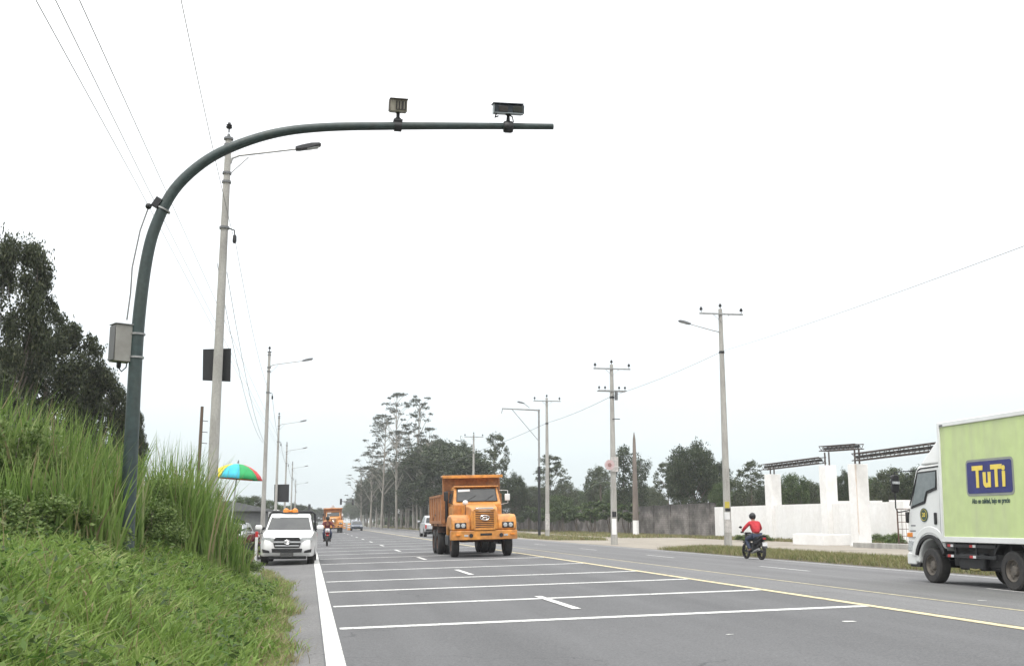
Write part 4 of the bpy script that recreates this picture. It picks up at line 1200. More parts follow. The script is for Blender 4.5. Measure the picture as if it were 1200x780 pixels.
# ------------------------------------------------------------------ motorcycles and riders (local: face -Y)
def motorcycle(loc, rz, label, body_mat, front_white=False, ry=0, group=None):
    o = empty('motorcycle', label, 'motorcycle', loc, rz, ry=ry, group=group)
    for (yy, nm) in ((-.63, 'wheel'), (.63, 'wheel')):
        e_ = bpy.data.objects.new('wheel', None); col.objects.link(e_); e_.parent = o; e_.location = (0, yy, .31)
        w = .045 if yy < 0 else .06
        MB().lathe([(-w, .23), (-w, .28), (-w * .5, .31), (w * .5, .31), (w, .28), (w, .23)], (0, 0, 0), 'X', 28, cap=False).build('tyre', M['rubber'], e_)
        mb = MB().lathe([(-.04, .0), (-.04, .05), (.04, .05), (.04, 0)], (0, 0, 0), 'X', 12)
        for k in range(6):
            a = k * math.pi / 3
            mb.tube([(0, .04 * math.cos(a), .04 * math.sin(a)), (0, .235 * math.cos(a), .235 * math.sin(a))], .012, 5)
        mb.build('rim', M['dark_metal'], e_)
    mb = MB()
    for s in (-1, 1): mb.tube([(s * .09, -.63, .31), (s * .09, -.40, .88)], .022, 8)
    mb.tube([(-.10, -.42, .84), (.10, -.42, .84)], .025, 8)
    mb.build('fork', M['dark_metal'], o)
    MB().tube([(-.36, -.28, 1.03), (-.18, -.36, 1.0), (.18, -.36, 1.0), (.36, -.28, 1.03)], .015, 8).build('handlebar', M['black'], o)
    for s in (-1, 1):
        m_ = MB().tube([(s * .22, -.34, 1.0), (s * .33, -.38, 1.2)], .008, 5).build('mirror', M['black'], o)
        MB().ball((s * .34, -.38, 1.22), (.07, .015, .045), 10, 6).build('mirror_head', M['black'], m_)
    MB().prism([(-.40, .80), (-.30, .98), (.0, .97), (.16, .84), (.1, .72), (-.3, .68)], -.13, .13).build('tank', body_mat, o, bevel=.05, seg=3)
    MB().prism([(.05, .80), (.15, .86), (.55, .86), (.85, .93), (.86, .88), (.6, .76), (.1, .73)], -.13, .13).build('seat', M['black'], o, bevel=.03, seg=2)
    MB().prism([(.45, .60), (.9, .80), (.92, .86), (.5, .78), (.1, .72), (.1, .55)], -.10, .10).build('tail_panel', body_mat, o, bevel=.02)
    MB().box((0, -.02, .45), (.26, .38, .36)).lathe([(-.16, .11), (.16, .11)], (0, .02, .38), 'X', 14).build('engine', M['dark_metal'], o, bevel=.02)
    MB().tube([(0, -.38, .85), (0, -.2, .5), (0, .1, .26), (0, .5, .36), (0, .3, .75)], .025, 8).tube([(-.07, .1, .30), (-.07, .63, .31)], .02, 6).tube([(.07, .1, .30), (.07, .63, .31)], .02, 6).build('frame', M['black'], o)
    MB().tube([(.1, -.2, .36), (.14, .1, .24), (.16, .35, .30), (.17, .78, .40)], [.02, .025, .045, .05], 10).build('exhaust', M['steel'], o)
    MB().box((0, .90, .80), (.12, .04, .07)).build('tail_lamp', M['red_lens'], o, bevel=.01)
    MB().panel([(.10, .94, .52), (-.10, .94, .52), (-.10, .93, .66), (.10, .93, .66)], .008).build('licence_plate', M['white'], o)
    MB().prism(arc(-.63, .31, .36, 20, 120, 8) + arc(-.63, .31, .34, 120, 20, 8), -.06, .06).build('front_mudguard', body_mat, o)
    MB().prism(arc(.63, .31, .38, 20, 120, 8) + arc(.63, .31, .36, 120, 20, 8), -.08, .08).build('rear_mudguard', M['black'], o)
    h_ = MB().prism([(-.50, .80), (-.52, .90), (-.46, 1.04), (-.36, 1.02), (-.38, .80)], -.12, .12).build('headlamp_fairing', M['white'] if front_white else body_mat, o, bevel=.03)
    MB().lathe([(-.56, 0), (-.55, .06), (-.50, .085)], (0, 0, .90), 'Y', 14).build('headlamp', M['lens'], h_)
    return o

def skinned(name, joints, edges, mats, parent, sub=2):
    """joints: name -> (xyz, radius)"""
    keys = list(joints)
    me = bpy.data.meshes.new(name)
    me.from_pydata([joints[k][0] for k in keys], [(keys.index(a), keys.index(b)) for a, b in edges], [])
    ob = bpy.data.objects.new(name, me)
    col.objects.link(ob)
    sk = ob.modifiers.new('skin', 'SKIN')
    sk.use_smooth_shade = True
    for i, k in enumerate(keys):
        r_ = joints[k][1]
        r_ = r_ if isinstance(r_, tuple) else (r_, r_)
        me.skin_vertices[0].data[i].radius = r_
    me.skin_vertices[0].data[0].use_root = True
    ss = ob.modifiers.new('sub', 'SUBSURF')
    ss.levels = ss.render_levels = sub
    dg = bpy.context.evaluated_depsgraph_get()
    nm = bpy.data.meshes.new_from_object(ob.evaluated_get(dg))
    bpy.data.objects.remove(ob)
    nm.name = name
    nm.materials.clear()
    nm.materials.append(mats)
    for p in nm.polygons: p.use_smooth = True
    o2 = bpy.data.objects.new(name, nm)
    col.objects.link(o2)
    o2.parent = parent
    return o2

def rider(loc, rz, label, jacket, ry=0, lean=0.0):
    o = empty('person', label, 'person', loc, rz, ry=ry)
    J = {'pelvis': ((0, .28, .92), (.13, .12)), 'waist': ((0, .24, 1.06), (.125, .10)), 'chest': ((0, .12, 1.30), (.14, .10)), 'neck': ((0, .05, 1.46), .055), 'head': ((0, .0, 1.58), .09), 'crown': ((0, .01, 1.68), .07)}
    E_ = [('pelvis', 'waist'), ('waist', 'chest'), ('chest', 'neck'), ('neck', 'head'), ('head', 'crown')]
    for s, n_ in ((-1, 'l'), (1, 'r')):
        J.update({n_ + 'sh': ((s * .19, .10, 1.38), .065), n_ + 'el': ((s * .36, -.04, 1.16), .048), n_ + 'wr': ((s * .33, -.22, 1.06), .032), n_ + 'ha': ((s * .32, -.29, 1.045), .036),
                  n_ + 'hip': ((s * .12, .22, .88), .095), n_ + 'kn': ((s * .22, -.16, .76), .068), n_ + 'an': ((s * .19, .08, .38), .042), n_ + 'to': ((s * .19, -.10, .31), .036)})
        E_ += [('chest', n_ + 'sh'), (n_ + 'sh', n_ + 'el'), (n_ + 'el', n_ + 'wr'), (n_ + 'wr', n_ + 'ha'), ('pelvis', n_ + 'hip'), (n_ + 'hip', n_ + 'kn'), (n_ + 'kn', n_ + 'an'), (n_ + 'an', n_ + 'to')]
    skinned('body', J, E_, M['skin'], o)
    jk = {k: (v[0], tuple(a + .022 for a in v[1]) if isinstance(v[1], tuple) else v[1] + .018) for k, v in J.items() if k in ('pelvis', 'waist', 'chest', 'lsh', 'lel', 'lwr', 'rsh', 'rel', 'rwr')}
    jk['pelvis'] = ((0, .28, .97), (.15, .14))
    jk['waist'] = ((0, .25, 1.07), (.165, .15))
    jk['chest'] = ((0, .135, 1.30), (.195, .16))
    jk['collar'] = ((0, .07, 1.43), (.08, .08))
    skinned('jacket', jk, [('pelvis', 'waist'), ('waist', 'chest'), ('chest', 'collar')] + [e for s in 'lr' for e in (('chest', s + 'sh'), (s + 'sh', s + 'el'), (s + 'el', s + 'wr'))], jacket, o)
    tr = {k: (v[0], tuple(a + .02 for a in v[1]) if isinstance(v[1], tuple) else v[1] + .016) for k, v in J.items() if k in ('pelvis', 'lhip', 'lkn', 'lan', 'rhip', 'rkn', 'ran')}
    skinned('trousers', tr, [e for s in 'lr' for e in (('pelvis', s + 'hip'), (s + 'hip', s + 'kn'), (s + 'kn', s + 'an'))], M['denim'], o)
    for s in (-1, 1):
        MB().ball((s * .19, -.03, .31), (.05, .14, .055), 12, 7).build('shoe', M['black'], o)
        gl = MB().ball((s * .32, -.27, 1.045), (.042, .055, .028), 12, 7)
        for k in range(4):
            x = s * (.288 + .021 * k)
            gl.tube([(x, -.30, 1.055), (x, -.345, 1.05), (x, -.35, 1.015), (x, -.315, 1.00)], [.011, .010, .009, .008], 6)
        gl.tube([(s * .285, -.26, 1.03), (s * .268, -.29, 1.01), (s * .275, -.32, 1.005)], [.012, .011, .009], 6)
        gl.build('glove', M['black'], o)
    hm = MB().ball((0, 0.0, 1.64), (.125, .150, .145), 20, 14).map(lambda x, y, z: (x, y, max(z, 1.535))).build('helmet', M['black'], o)
    V = []
    MB().add([(.128 * math.sin(a), -.154 * math.cos(a), z) for z in (1.60, 1.69) for a in [R(-60 + 12 * i) for i in range(11)]], [(i, i + 1, i + 12, i + 11) for i in range(10)]).build('visor', M['glass'], hm)
    return o

m2x, m2y = atd(882, 42.5)
az = R(180 + 4)
motorcycle((m2x, m2y, crossz(m2x)), az, 'black motorcycle ridden away along the right edge of the road', M['dark_metal'])
rider((m2x, m2y, crossz(m2x)), az, 'person in a red jacket and black helmet riding a motorcycle away on the right', M['red_cloth'])
m1x, m1y = atd(384, 66)
motorcycle((m1x, m1y, crossz(m1x)), R(0), 'oncoming motorcycle with a white headlamp cowl in front of the far dump truck', M['red_paint'], True)
rider((m1x, m1y, crossz(m1x)), R(0), 'person in a dark maroon jacket riding toward the camera between pickup and dump truck', M['maroon_cloth'])

# ------------------------------------------------------------------ roadside odds and ends on the left
def px_ground(px, D): return atd(px, D)
ux, uy = atd(268, 33)
uz = .30
o = empty('parasol', 'big parasol with yellow, blue, green and red panels above the roadside grass', 'parasol', (ux, uy, uz), 0, ry=R(4))
UH = hgt(542, 33) - uz
MB().tube([(0, 0, 0), (0, 0, UH)], .022, 8).build('pole', M['white'], o)
MB().lathe([(0, .03), (.06, .02), (.10, .004)], (0, 0, UH), n=8).build('finial', M['grey_metal'], o)
cols_ = [mat('parasol_green', (.02, .34, .10), .7), mat('parasol_red', (.62, .05, .05), .7), mat('parasol_orange', (.62, .25, .05), .7), mat('parasol_violet', (.20, .10, .30), .7),
         mat('parasol_lime', (.30, .48, .05), .7), mat('parasol_yellow', (.75, .62, .05), .7), mat('parasol_cyan', (.05, .48, .62), .7), mat('parasol_blue', (.04, .30, .50), .7)]
UR = .80
K8 = 8
for k in range(K8):
    V, F = [], []
    a0, a1 = R(-80 + 45 * k), R(-80 + 45 * (k + 1))
    for j in range(6):
        t = j / 5
        rr, z = UR * math.sin(t * 1.25) / math.sin(1.25), UH - .02 - .46 * (1 - math.cos(t * 1.45)) / (1 - math.cos(1.45))
        for i in range(4):
            a = a0 + (a1 - a0) * i / 3
            sgx = rr * (1 - .07 * t * math.sin(math.pi * i / 3))
            V.append((sgx * math.cos(a), sgx * math.sin(a), z))
    F = [(j * 4 + i, j * 4 + i + 1, (j + 1) * 4 + i + 1, (j + 1) * 4 + i) for j in range(5) for i in range(3)]
    q = MB().add(V, F).build('canopy_panel', cols_[{0: 0, 1: 1, 2: 0, 3: 2, 4: 1, 5: 6, 6: 5, 7: 6}[k]], o)
    so_ = q.modifiers.new('thick', 'SOLIDIFY'); so_.thickness = .006
    MB().tube([(0, 0, UH - .5), (UR * .55 * math.cos(a0), UR * .55 * math.sin(a0), UH - .17)], .006, 5).build('strut', M['steel'], o)

# red and white marker post and stall things by the shoulder
x, y = atd(301.5, 38.2)
o = empty('marker_post', 'short white and red marker post at the grass edge beside the pickup', 'post', (x, y, .12))
MB().lathe([(0, .05), (.80, .05)], n=12).build('post', M['white'], o)
MB().lathe([(.80, .052), (.98, .052), (1.0, .03)], n=12).build('red_top', M['red_paint'], o)
x, y = atd(295, 44)
motorcycle((x, y, -.02), R(35), 'dark maroon motorcycle parked off the shoulder left of the pickup', M['maroon_cloth'])
def stall(px, D, w, d, hh, label, m_):
    x, y = atd(px, D)
    o = empty('market_tent', label, 'tent', (x, y, -.1), R(6))
    for sx_ in (-1, 1):
        for sy in (-1, 1): MB().tube([(sx_ * w / 2, sy * d / 2, 0), (sx_ * w / 2, sy * d / 2, hh)], .04, 6).build('leg', M['steel'], o)
    MB().prism([(-w / 2 - .2, hh - .02), (0, hh + .7), (w / 2 + .2, hh - .02), (w / 2 + .2, hh - .2), (-w / 2 - .2, hh - .2)], -d / 2 - .2, d / 2 + .2, 'Y').build('roof', m_, o)
    MB().box((0, 0, .8), (w * .8, d * .5, .06)).box((0, -d * .25, .42), (w * .8, .04, .7)).build('counter', M['grey_metal'], o)
    return o
stall(279, 84, 3.0, 2.6, 2.15, 'grey roofed roadside stall seen just under the parasol', M['tarp'])
stall(300, 105, 3.4, 3.0, 2.3, 'farther grey roofed stall between parasol and pickup', M['tarp'])
stall(322, 120, 3.6, 3.0, 2.2, 'pale roofed stall directly above the pickup roof', M['white_paint'])
# utility shed far left
x, y = atd(272, 80)
o = empty('shed', 'low grey shed roof behind the roadside stalls', 'shed', (x, y, -.1))
MB().box((0, 0, 1.2), (5, 4, 2.4)).build('wall', M['grey_metal'], o)
MB().prism([(-2.9, 2.3), (2.9, 2.3), (2.9, 2.42), (0, 3.0), (-2.9, 2.42)], -2.4, 2.4, 'Y').build('roof', M['grey_metal'], o)

# traffic signals at the far junction
def signal_head(p, x, z, s=1.0):
    h_ = MB().box((x, 0, z), (.42 * s, .3, 1.2 * s)).build('signal_head', M['black'], p, bevel=.03)
    for k in range(3): MB().lathe([(-.17, .0), (-.165, .13 * s), (-.15, .14 * s)], (x, 0, z - .36 * s + .36 * s * k), 'Y', 10).build('lens', M['dark_metal'], h_)
x, y = atd(423, 268)
o = empty('traffic_signal', 'distant overhead traffic signal arm with two black heads left of the woodland', 'traffic signal', (x, y, 0))
MB().tube([(0, 0, 0), (0, 0, 6.6)], .12, 8).build('post', M['grey_metal'], o)
MB().tube([(0, 0, 6.2), (-5.2, 0, 6.4)], .09, 8).build('arm', M['grey_metal'], o)
signal_head(o, -5.0, 6.3, 1.2); signal_head(o, -2.1, 6.2, 1.2)
x, y = atd(362, 230)
o = empty('traffic_signal', 'single far traffic signal on a post just right of the pickup roof', 'traffic signal', (x, y, 0))
MB().tube([(0, 0, 0), (0, 0, 4.6)], .09, 8).build('post', M['grey_metal'], o)
signal_head(o, 0, 4.4, 1.2)
for px, D, lb in ((409.5, 175, 'orange traffic barrel in the far distance right of the far dump truck'), (403.5, 215, 'smaller orange traffic barrel beside the far dump truck')):
    x, y = atd(px, D)
    o = empty('traffic_barrel', lb, 'barrel', (x, y, crossz(x)))
    MB().lathe([(0, .34), (.08, .34), (.10, .30), (.95, .24), (1.05, .2), (1.05, 0)], n=14).build('body', M['orange'], o)
    mb = MB()
    for z in (.35, .68): mb.lathe([(z, .300 - z * .05), (z + .14, .295 - z * .05)], n=14)
    mb.build('white_band', M['white'], o)

# ------------------------------------------------------------------ walls and gateway on the right
def wall_thing(name, x0, y0, x1, y1, h0, h1, th, m_, label, pil=0, cop=None, z0=-.1):
    a, b = Vector((x0, y0, 0)), Vector((x1, y1, 0))
    d = (b - a).normalized()
    n_ = Vector((-d.y, d.x, 0)) * th / 2
    V = []
    for z_, off in ((0, 0), (1, 0)):
        for p, h_ in ((a, h0), (b, h1)):
            for s in (-1, 1):
                q = p + n_ * s
                V.append((q.x, q.y, h_ if z_ else z0))
    F = [(0, 1, 3, 2), (4, 6, 7, 5), (0, 2, 6, 4), (1, 5, 7, 3), (0, 4, 5, 1), (2, 3, 7, 6)]
    o = empty(name, label, 'wall', (0, 0, 0))
    MB().add(V, F).build('wall_face', m_, o)
    L_ = (b - a).length
    ang = math.atan2(d.y, d.x)
    if pil:
        mb = MB()
        k = 0
        while k * pil <= L_ - .4:
            p = a + d * (k * pil + .2)
            h_ = h0 + (h1 - h0) * (k * pil / L_)
            mb.box((p.x, p.y, (h_ + .06 + z0) / 2), (.26, th + .12, h_ + .06 - z0), rot=Matrix.Rotation(ang, 3, 'Z'))
            k += 1
        mb.build('pilasters', m_, o)
    if cop:
        c_ = (a + b) / 2
        MB().box((c_.x, c_.y, (h0 + h1) / 2 + .05), (L_, th + .08, .09), rot=Matrix.Rotation(ang, 3, 'Z')).build('coping', cop, o, bevel=.01)
    return o
wall_thing('block_wall', 36.0, 188, 36.0, 93.2, 2.95, 3.15, .2, M['block'], 'long weathered grey concrete block wall behind the tapered column', 5.5)
wall_thing('white_wall', 36.0, 93.0, 36.0, 80.95, 2.75, 2.75, .24, M['white_paint'], 'whitewashed wall section between the block wall and the leftmost white pillar')
wall_thing('white_wall', 36.0, 80.1, 36.0, 71.3, 2.75, 2.72, .24, M['white_paint'], 'whitewashed wall section between the two tall white pillars on its left')
wall_thing('white_wall', 36.0, 70.5, 36.4, 62.0, 2.7, 2.7, .24, M['white_paint'], 'narrow whitewashed wall strip seen between the middle and right white pillars')
wall_thing('white_wall', 40.5, 79.0, 44.4, 79.0, 3.05, 3.1, .24, M['white_paint'], 'set-back white wall right of the white pillars with a stepped top')
wall_thing('white_wall', 45.1, 79.0, 62, 79.0, 3.15, 3.2, .24, M['white_paint'], 'farthest right white wall stretch half hidden by the delivery truck cab')
wall_thing('white_wall', 44.4, 79.1, 45.1, 79.1, 2.55, 2.55, .22, M['white_paint'], 'low notch of white wall between the two right-hand white wall stretches')

def pillar(x, y, h_, w, d, label, rz=0, stub=.66):
    o = empty('white_pillar', label, 'pillar', (x, y, -.1), rz, 'white gateway pillars')
    MB().box((0, 0, (h_ + .1) / 2), (d, w, h_ + .1)).build('shaft', M['white_paint'], o, bevel=.015)
    MB().box((0, 0, .1), (d + .12, w + .12, .2)).build('foot', M['white_paint'], o, bevel=.01)
    for sy in (-.3, .3): MB().box((0, sy * w, h_ + .1 + stub / 2 - .01), (.08, .08, stub)).build('steel_stub', M['truss'], o)
    return o
pillar(36.0, 80.55, 5.15, .85, .95, 'leftmost white gateway pillar standing alone in the wall', R(10))
pillar(35.85, 70.9, 5.35, .80, .90, 'middle white gateway pillar rising behind the low white block', R(8), .95)
pr_ = pillar(33.2, 61.7, 4.95, .72, .95, 'right white gateway pillar with rusty streaks standing nearest the road', R(8), 1.0)
MB().prism([(-.10, 1.0), (.06, .7), (.10, 4.6), (.16, 5.0), (-.14, 5.04), (-.06, 3.0)], -.367, -.364, 'Y').map(lambda x, y, z: (x * .5 - .42, y, z)).build('rust_streak', mat('rust_stain', (.60, .50, .42), .9, c2=(.72, .66, .62), scale=2), pr_)
pillar(33.6, 43.5, 4.9, 1.0, 1.0, 'white gateway pillar beyond the delivery truck holding the end of the truss', R(4))
x, y = 32.0, 66.0
o = empty('white_plinth', 'low white block in front of the middle gateway pillar', 'plinth', (32.7, 65.9, -.1), R(8))
MB().box((0, 0, .36), (2.2, 3.4, .80)).build('block', M['white_paint'], o, bevel=.02)
MB().box((-.8, 0, .775), (.5, 2.8, .06)).build('ledge', M['white_paint'], o, bevel=.01)

def truss(a, b, hh, w, label, n=22):
    a, b = Vector(a), Vector(b)
    o = empty('steel_truss', label, 'truss', tuple(a))
    d = (b - a)
    u = d.normalized()
    s_ = u.cross(Vector((0, 0, 1))).normalized() * w / 2
    mb, ml = MB(), MB()
    for sx_ in (-1, 1):
        for z in (0, hh): mb.tube([s_ * sx_ + Vector((0, 0, z)), d + s_ * sx_ + Vector((0, 0, z))], .035, 6)
    for k in range(n):
        p, q = d * (k / n), d * ((k + 1) / n)
        for sx_ in (-1, 1):
            ml.tube([p + s_ * sx_ + Vector((0, 0, 0 if k % 2 else hh)), q + s_ * sx_ + Vector((0, 0, hh if k % 2 else 0))], .022, 5)
        for z in (0, hh): ml.tube([p + s_ + Vector((0, 0, z)), p - s_ + Vector((0, 0, z))], .022, 5)
    mb.build('chords', M['truss'], o); ml.build('lattice', M['truss'], o)
    MB().box(tuple(d / 2 + Vector((0, 0, hh / 2))), (.03, d.length, hh * .5), rot=Vector((0, 1, 0)).rotation_difference(u).to_matrix()).build('web_strip', M['dark_metal'], o)
    return o
truss((35.8, 81.6, 5.55), (36.0, 71.9, 5.60), .40, .55, 'thin lattice beam between the leftmost and middle white pillars')
_a, _b = atd(969, 71), atd(1012, 68)
truss((_a[0], _a[1], 6.02), (_b[0], _b[1], 5.98), .30, .7, 'short raised lattice beam crossing over the two middle pillars', 16)
truss((33.0, 61.5, 5.15), (33.4, 42.0, 5.30), .42, .5, 'lattice beam running from the right white pillar behind the delivery truck', 26)
x, y = atd(1052, 60)
o = empty('metal_gate', 'small rusty metal frame gate left of the delivery truck', 'gate', (x, y, 0), R(15))
mb = MB().tube([(0, 0, -.1), (0, 0, 2.15), (1.5, 0, 2.15), (1.5, 0, -.1)], .045, 6)
mb.build('frame', M['rust'], o)
mb = MB()
for k in range(5): mb.tube([(0, 0, .3 + .38 * k), (1.5, 0, .3 + .38 * k)], .016, 5)
for k in range(4): mb.tube([(.3 + .3 * k, 0, .1), (.3 + .3 * k, 0, 2.1)], .012, 5)
mb.build('mesh_panel', M['rust'], o)
o = empty('concrete_kerb', 'low concrete ledge on the ground in front of the right white wall', 'kerb', (32.0, 50.5, 0), R(4))
MB().box((0, 0, .12), (.5, 17, .3)).build('ledge', M['concrete'], o, bevel=.02)
x, y = atd(927, 74)
o = empty('stone_block', 'small grey stone block by the foot of the low white plinth', 'block', (34.2, 71.5, 0), R(20))
MB().box((0, 0, .18), (.6, 1.5, .40)).build('block', M['concrete'], o, bevel=.05)

# ------------------------------------------------------------------ grass on the bank and verge
def bz(X, Y): return np.array([bankz(a, b) for a, b in zip(X, Y)])
def scatter(n, x0, x1, y0, y1, power=1.0):
    X = rng.uniform(x0, x1, n)
    Y = y0 + (y1 - y0) * rng.uniform(0, 1, n) ** power
    return X, Y
EX = lambda Y: np.array([edge_x(b) for b in Y])
X, Y = scatter(230000, -9.5, -.2, 2.6, 26, 1.35)
k = (X < EX(Y) + .13 * rng.random(len(X)) ** 2) & (X > -.55 * Y - 1.0)
X, Y = X[k], Y[k]
pn = np.sin(X * 2.3 + np.sin(Y * 1.7) * 2) * np.cos(Y * 1.9 + X) * .5 + .5
k = rng.random(len(X)) < (.45 + .55 * pn)
X, Y, pn = X[k], Y[k], pn[k]
s_ = EX(Y) - X
Hh = (.08 + .17 * rng.random(len(X)) ** 1.5 + .12 * pn * rng.random(len(X))) * np.clip(.55 + s_ / 1.2, .5, 1.35)
Wd = rng.uniform(.009, .030, len(X)) * rng.choice([1, 1, 1, 1.5], len(X)) * np.clip(Y / 9, .8, 1.7)
drymask = (rng.random(len(X)) < np.where(s_ < .32, .75 * np.clip((14 - Y) / 5, .25, 1), .05)).astype(int)
o = blades('grass', np.stack([X, Y, bz(X, Y) - .01], 1), Hh, Wd, [M['grass'], M['dry']], drymask, K=3, lean=(.25, 1.25), bias=(.1, -.1))
setp(o, 'short green grass and herbs covering the left roadside bank', kind='stuff')

XE = rng.uniform(8, 34, 5200)
XO = np.array([edge_x(b) for b in XE]) + rng.normal(-.04, .10, len(XE))
o = blades('grass', np.stack([XO, XE, np.array([crossz(a) for a in XO]) - .005], 1), rng.uniform(.04, .20, len(XE)), rng.uniform(.006, .018, len(XE)), [M['dry'], M['grass']], (rng.random(len(XE)) < .35).astype(int), K=3, lean=(.3, 1.3), bias=(.3, 0))
setp(o, 'dry straw and stray blades spilling over the edge of the shoulder', kind='stuff')
# thin seed stalks standing over the grass
XS, YS = scatter(900, -8.5, -.6, 5, 24)
k = (XS < EX(YS) - .3)
XS, YS = XS[k], YS[k]
o = blades('seed_stalks', np.stack([XS, YS, bz(XS, YS)], 1), rng.uniform(.35, .75, len(XS)), rng.uniform(.006, .012, len(XS)), [M['dry'], M['reed']], rng.integers(0, 2, len(XS)), K=4, lean=(.1, .6))
setp(o, 'thin seed stalks standing out of the bank grass', kind='stuff')
# broad-leaved weeds among the grass
X, Y = scatter(70000, -9, -.6, 3, 24, 1.3)
k = (X < EX(Y) - .1) & (X > -.55 * Y - 1)
X, Y = X[k], Y[k]
pn = np.sin(X * 1.7 + 1) * np.cos(Y * 1.3) * .5 + .5
k = rng.random(len(X)) < pn ** 1.5
X, Y = X[k], Y[k]
Z = bz(X, Y) + rng.uniform(.04, .30, len(X)) + np.clip(-X - 2.6, 0, 1.2) * rng.uniform(0, .35, len(X))
V, Q = leaves(np.stack([X, Y, Z], 1), .046, .7, .40)
setp(np_mesh('weeds', V, Q, [M['leaf_bright'], M['leaf_mid']], rng.integers(0, 2, len(Q)) * (rng.random(len(Q)) < .7)), 'small broad-leaved weeds mixed into the bank grass', kind='stuff')

def tall(name, clumps, label, per=230, K=6):
    P_, H_, W__ = [], [], []
    for (cx, cy, r_, hmax) in clumps:
        n = int(per * .8 * r_ / .45)
        a, rr = rng.uniform(0, 6.283, n), r_ * rng.random(n) ** .6
        xs, ys = cx + rr * np.cos(a), cy + rr * np.sin(a)
        P_.append(np.stack([xs, ys, bz(xs, ys)], 1))
        H_.append(hmax * (.35 + .80 * rng.random(n)))
        W__.append(rng.uniform(.018, .052, n))
    P_, H_, W__ = np.concatenate(P_), np.concatenate(H_), np.concatenate(W__)
    mi = (rng.random(len(P_)) < .10).astype(int)
    o = blades(name, P_, H_, W__, [M['reed'], M['dry']], mi, K=K, lean=(.02, .42))
    return setp(o, label, kind='stuff')
cl = []
for (px, D, r_, h_) in ((-30, 15.5, .6, 2.2), (5, 15, .5, 1.9), (30, 16, .6, 2.1), (55, 15.5, .5, 1.9), (78, 16.5, .6, 2.05), (100, 16, .5, 1.9), (118, 16.5, .5, 1.8), (135, 17.3, .45, 1.6),
                        (-10, 18, .7, 2.3), (40, 18.5, .7, 2.2), (85, 18.5, .7, 2.1), (120, 18.5, .6, 2.0), (145, 19, .5, 1.7), (15, 13.8, .4, 1.3), (70, 14, .4, 1.35), (105, 14.4, .4, 1.35)):
    x, y = atd(px, D)
    cl.append((x, y, r_, h_))
tall('tall_grass', cl, 'tall reed-like grass on top of the bank left of the green pole')
cl = []
for (px, D, r_, h_) in ((183, 20, .35, 1.5), (200, 20.5, .5, 2.0), (216, 20, .5, 1.95), (232, 20.5, .5, 1.9), (247, 21, .45, 1.6), (260, 21.5, .42, 1.35), (272, 22, .35, 1.1),
                        (205, 22.5, .5, 2.2), (225, 23, .55, 2.2), (245, 23.5, .5, 1.8), (190, 22.5, .5, 1.7), (262, 23.5, .4, 1.4)):
    x, y = atd(px, D)
    cl.append((x, y, r_, h_))
tall('tall_grass', cl, 'dense tall grass clump between the green pole and the parasol')

# verge and other grass on the right
X, Y = scatter(34000, 18.3, 21.9, 14, 56)
Z = np.array([vergez(a, b) for a, b in zip(X, Y)])
o = blades('verge_grass', np.stack([X, Y, Z], 1), rng.uniform(.08, .30, len(X)), rng.uniform(.015, .035, len(X)), [M['verge_grass'], M['dry']], (rng.random(len(X)) < .25).astype(int), K=2, lean=(.2, .9))
setp(o, 'low yellowish green grass strip along the right road edge', kind='stuff')
XX, YY = [], []
for (n, x0, x1, y0, y1) in ((9000, 33.6, 35.6, 84, 186), (7000, 19.2, 23.5, 84, 112), (3500, 40, 52, 76.5, 78.7), (5000, 28.0, 34.5, 96, 130), (9000, 19.0, 26, 125, 300), (2500, 34.4, 35.7, 62, 92)):
    a, b = scatter(n, x0, x1, y0, y1)
    XX.append(a); YY.append(b)
X, Y = np.concatenate(XX), np.concatenate(YY)
o = blades('verge_grass', np.stack([X, Y, X * 0 - .01], 1), rng.uniform(.12, .42, len(X)), rng.uniform(.04, .10, len(X)), [M['verge_grass'], M['dry']], (rng.random(len(X)) < .45).astype(int), K=2, lean=(.2, .9))
setp(o, 'thin dry grass along the foot of the far walls', kind='stuff')
XX, YY = scatter(26000, -16, -2.2, 26, 120, 1.4)
k = XX < EX(YY) - .3
XX, YY = XX[k], YY[k]
o = blades('verge_grass', np.stack([XX, YY, bz(XX, YY)], 1), rng.uniform(.15, .5, len(XX)), rng.uniform(.03, .07, len(XX)), [M['grass'], M['dry']], (rng.random(len(XX)) < .2).astype(int), K=2, lean=(.2, .9))
setp(o, 'rough grass on the far part of the left roadside', kind='stuff')

# ------------------------------------------------------------------ trees
def limb(a, b, r0, r1, mb, bend=.12, n=5, seg=7):
    a, b = Vector(a), Vector(b)
    d = (b - a).length
    off = Vector((random.uniform(-1, 1), random.uniform(-1, 1), random.uniform(-.2, .6))) * d * bend
    P_ = []
    for i in range(n + 1):
        t = i / n
        P_.append(a.lerp(b, t) + off * math.sin(math.pi * t))
    mb.tube(P_, [r0 + (r1 - r0) * i / n for i in range(n + 1)], seg, cap=False)

def clump_leaves(clumps, size, flat):
    P_ = []
    for (c, r_, n) in clumps:
        v = rng.normal(size=(n, 3))
        v /= np.linalg.norm(v, axis=1)[:, None]
        rad_ = rng.random(n) ** .42
        p = v * rad_[:, None] * np.array(r_)
        # ragged: shift groups of leaves into small sprigs
        g_ = max(3, n // 14)
        sp = rng.normal(size=(g_, 3)) * np.array(r_) * .42
        idx = rng.integers(0, g_, n)
        tw = rng.random(n)[:, None] < .6
        p = np.where(tw, sp[idx] + rng.normal(size=(n, 3)) * np.array(r_) * .16, p)
        P_.append(p + np.array(c))
    return leaves(np.concatenate(P_), size, flat)

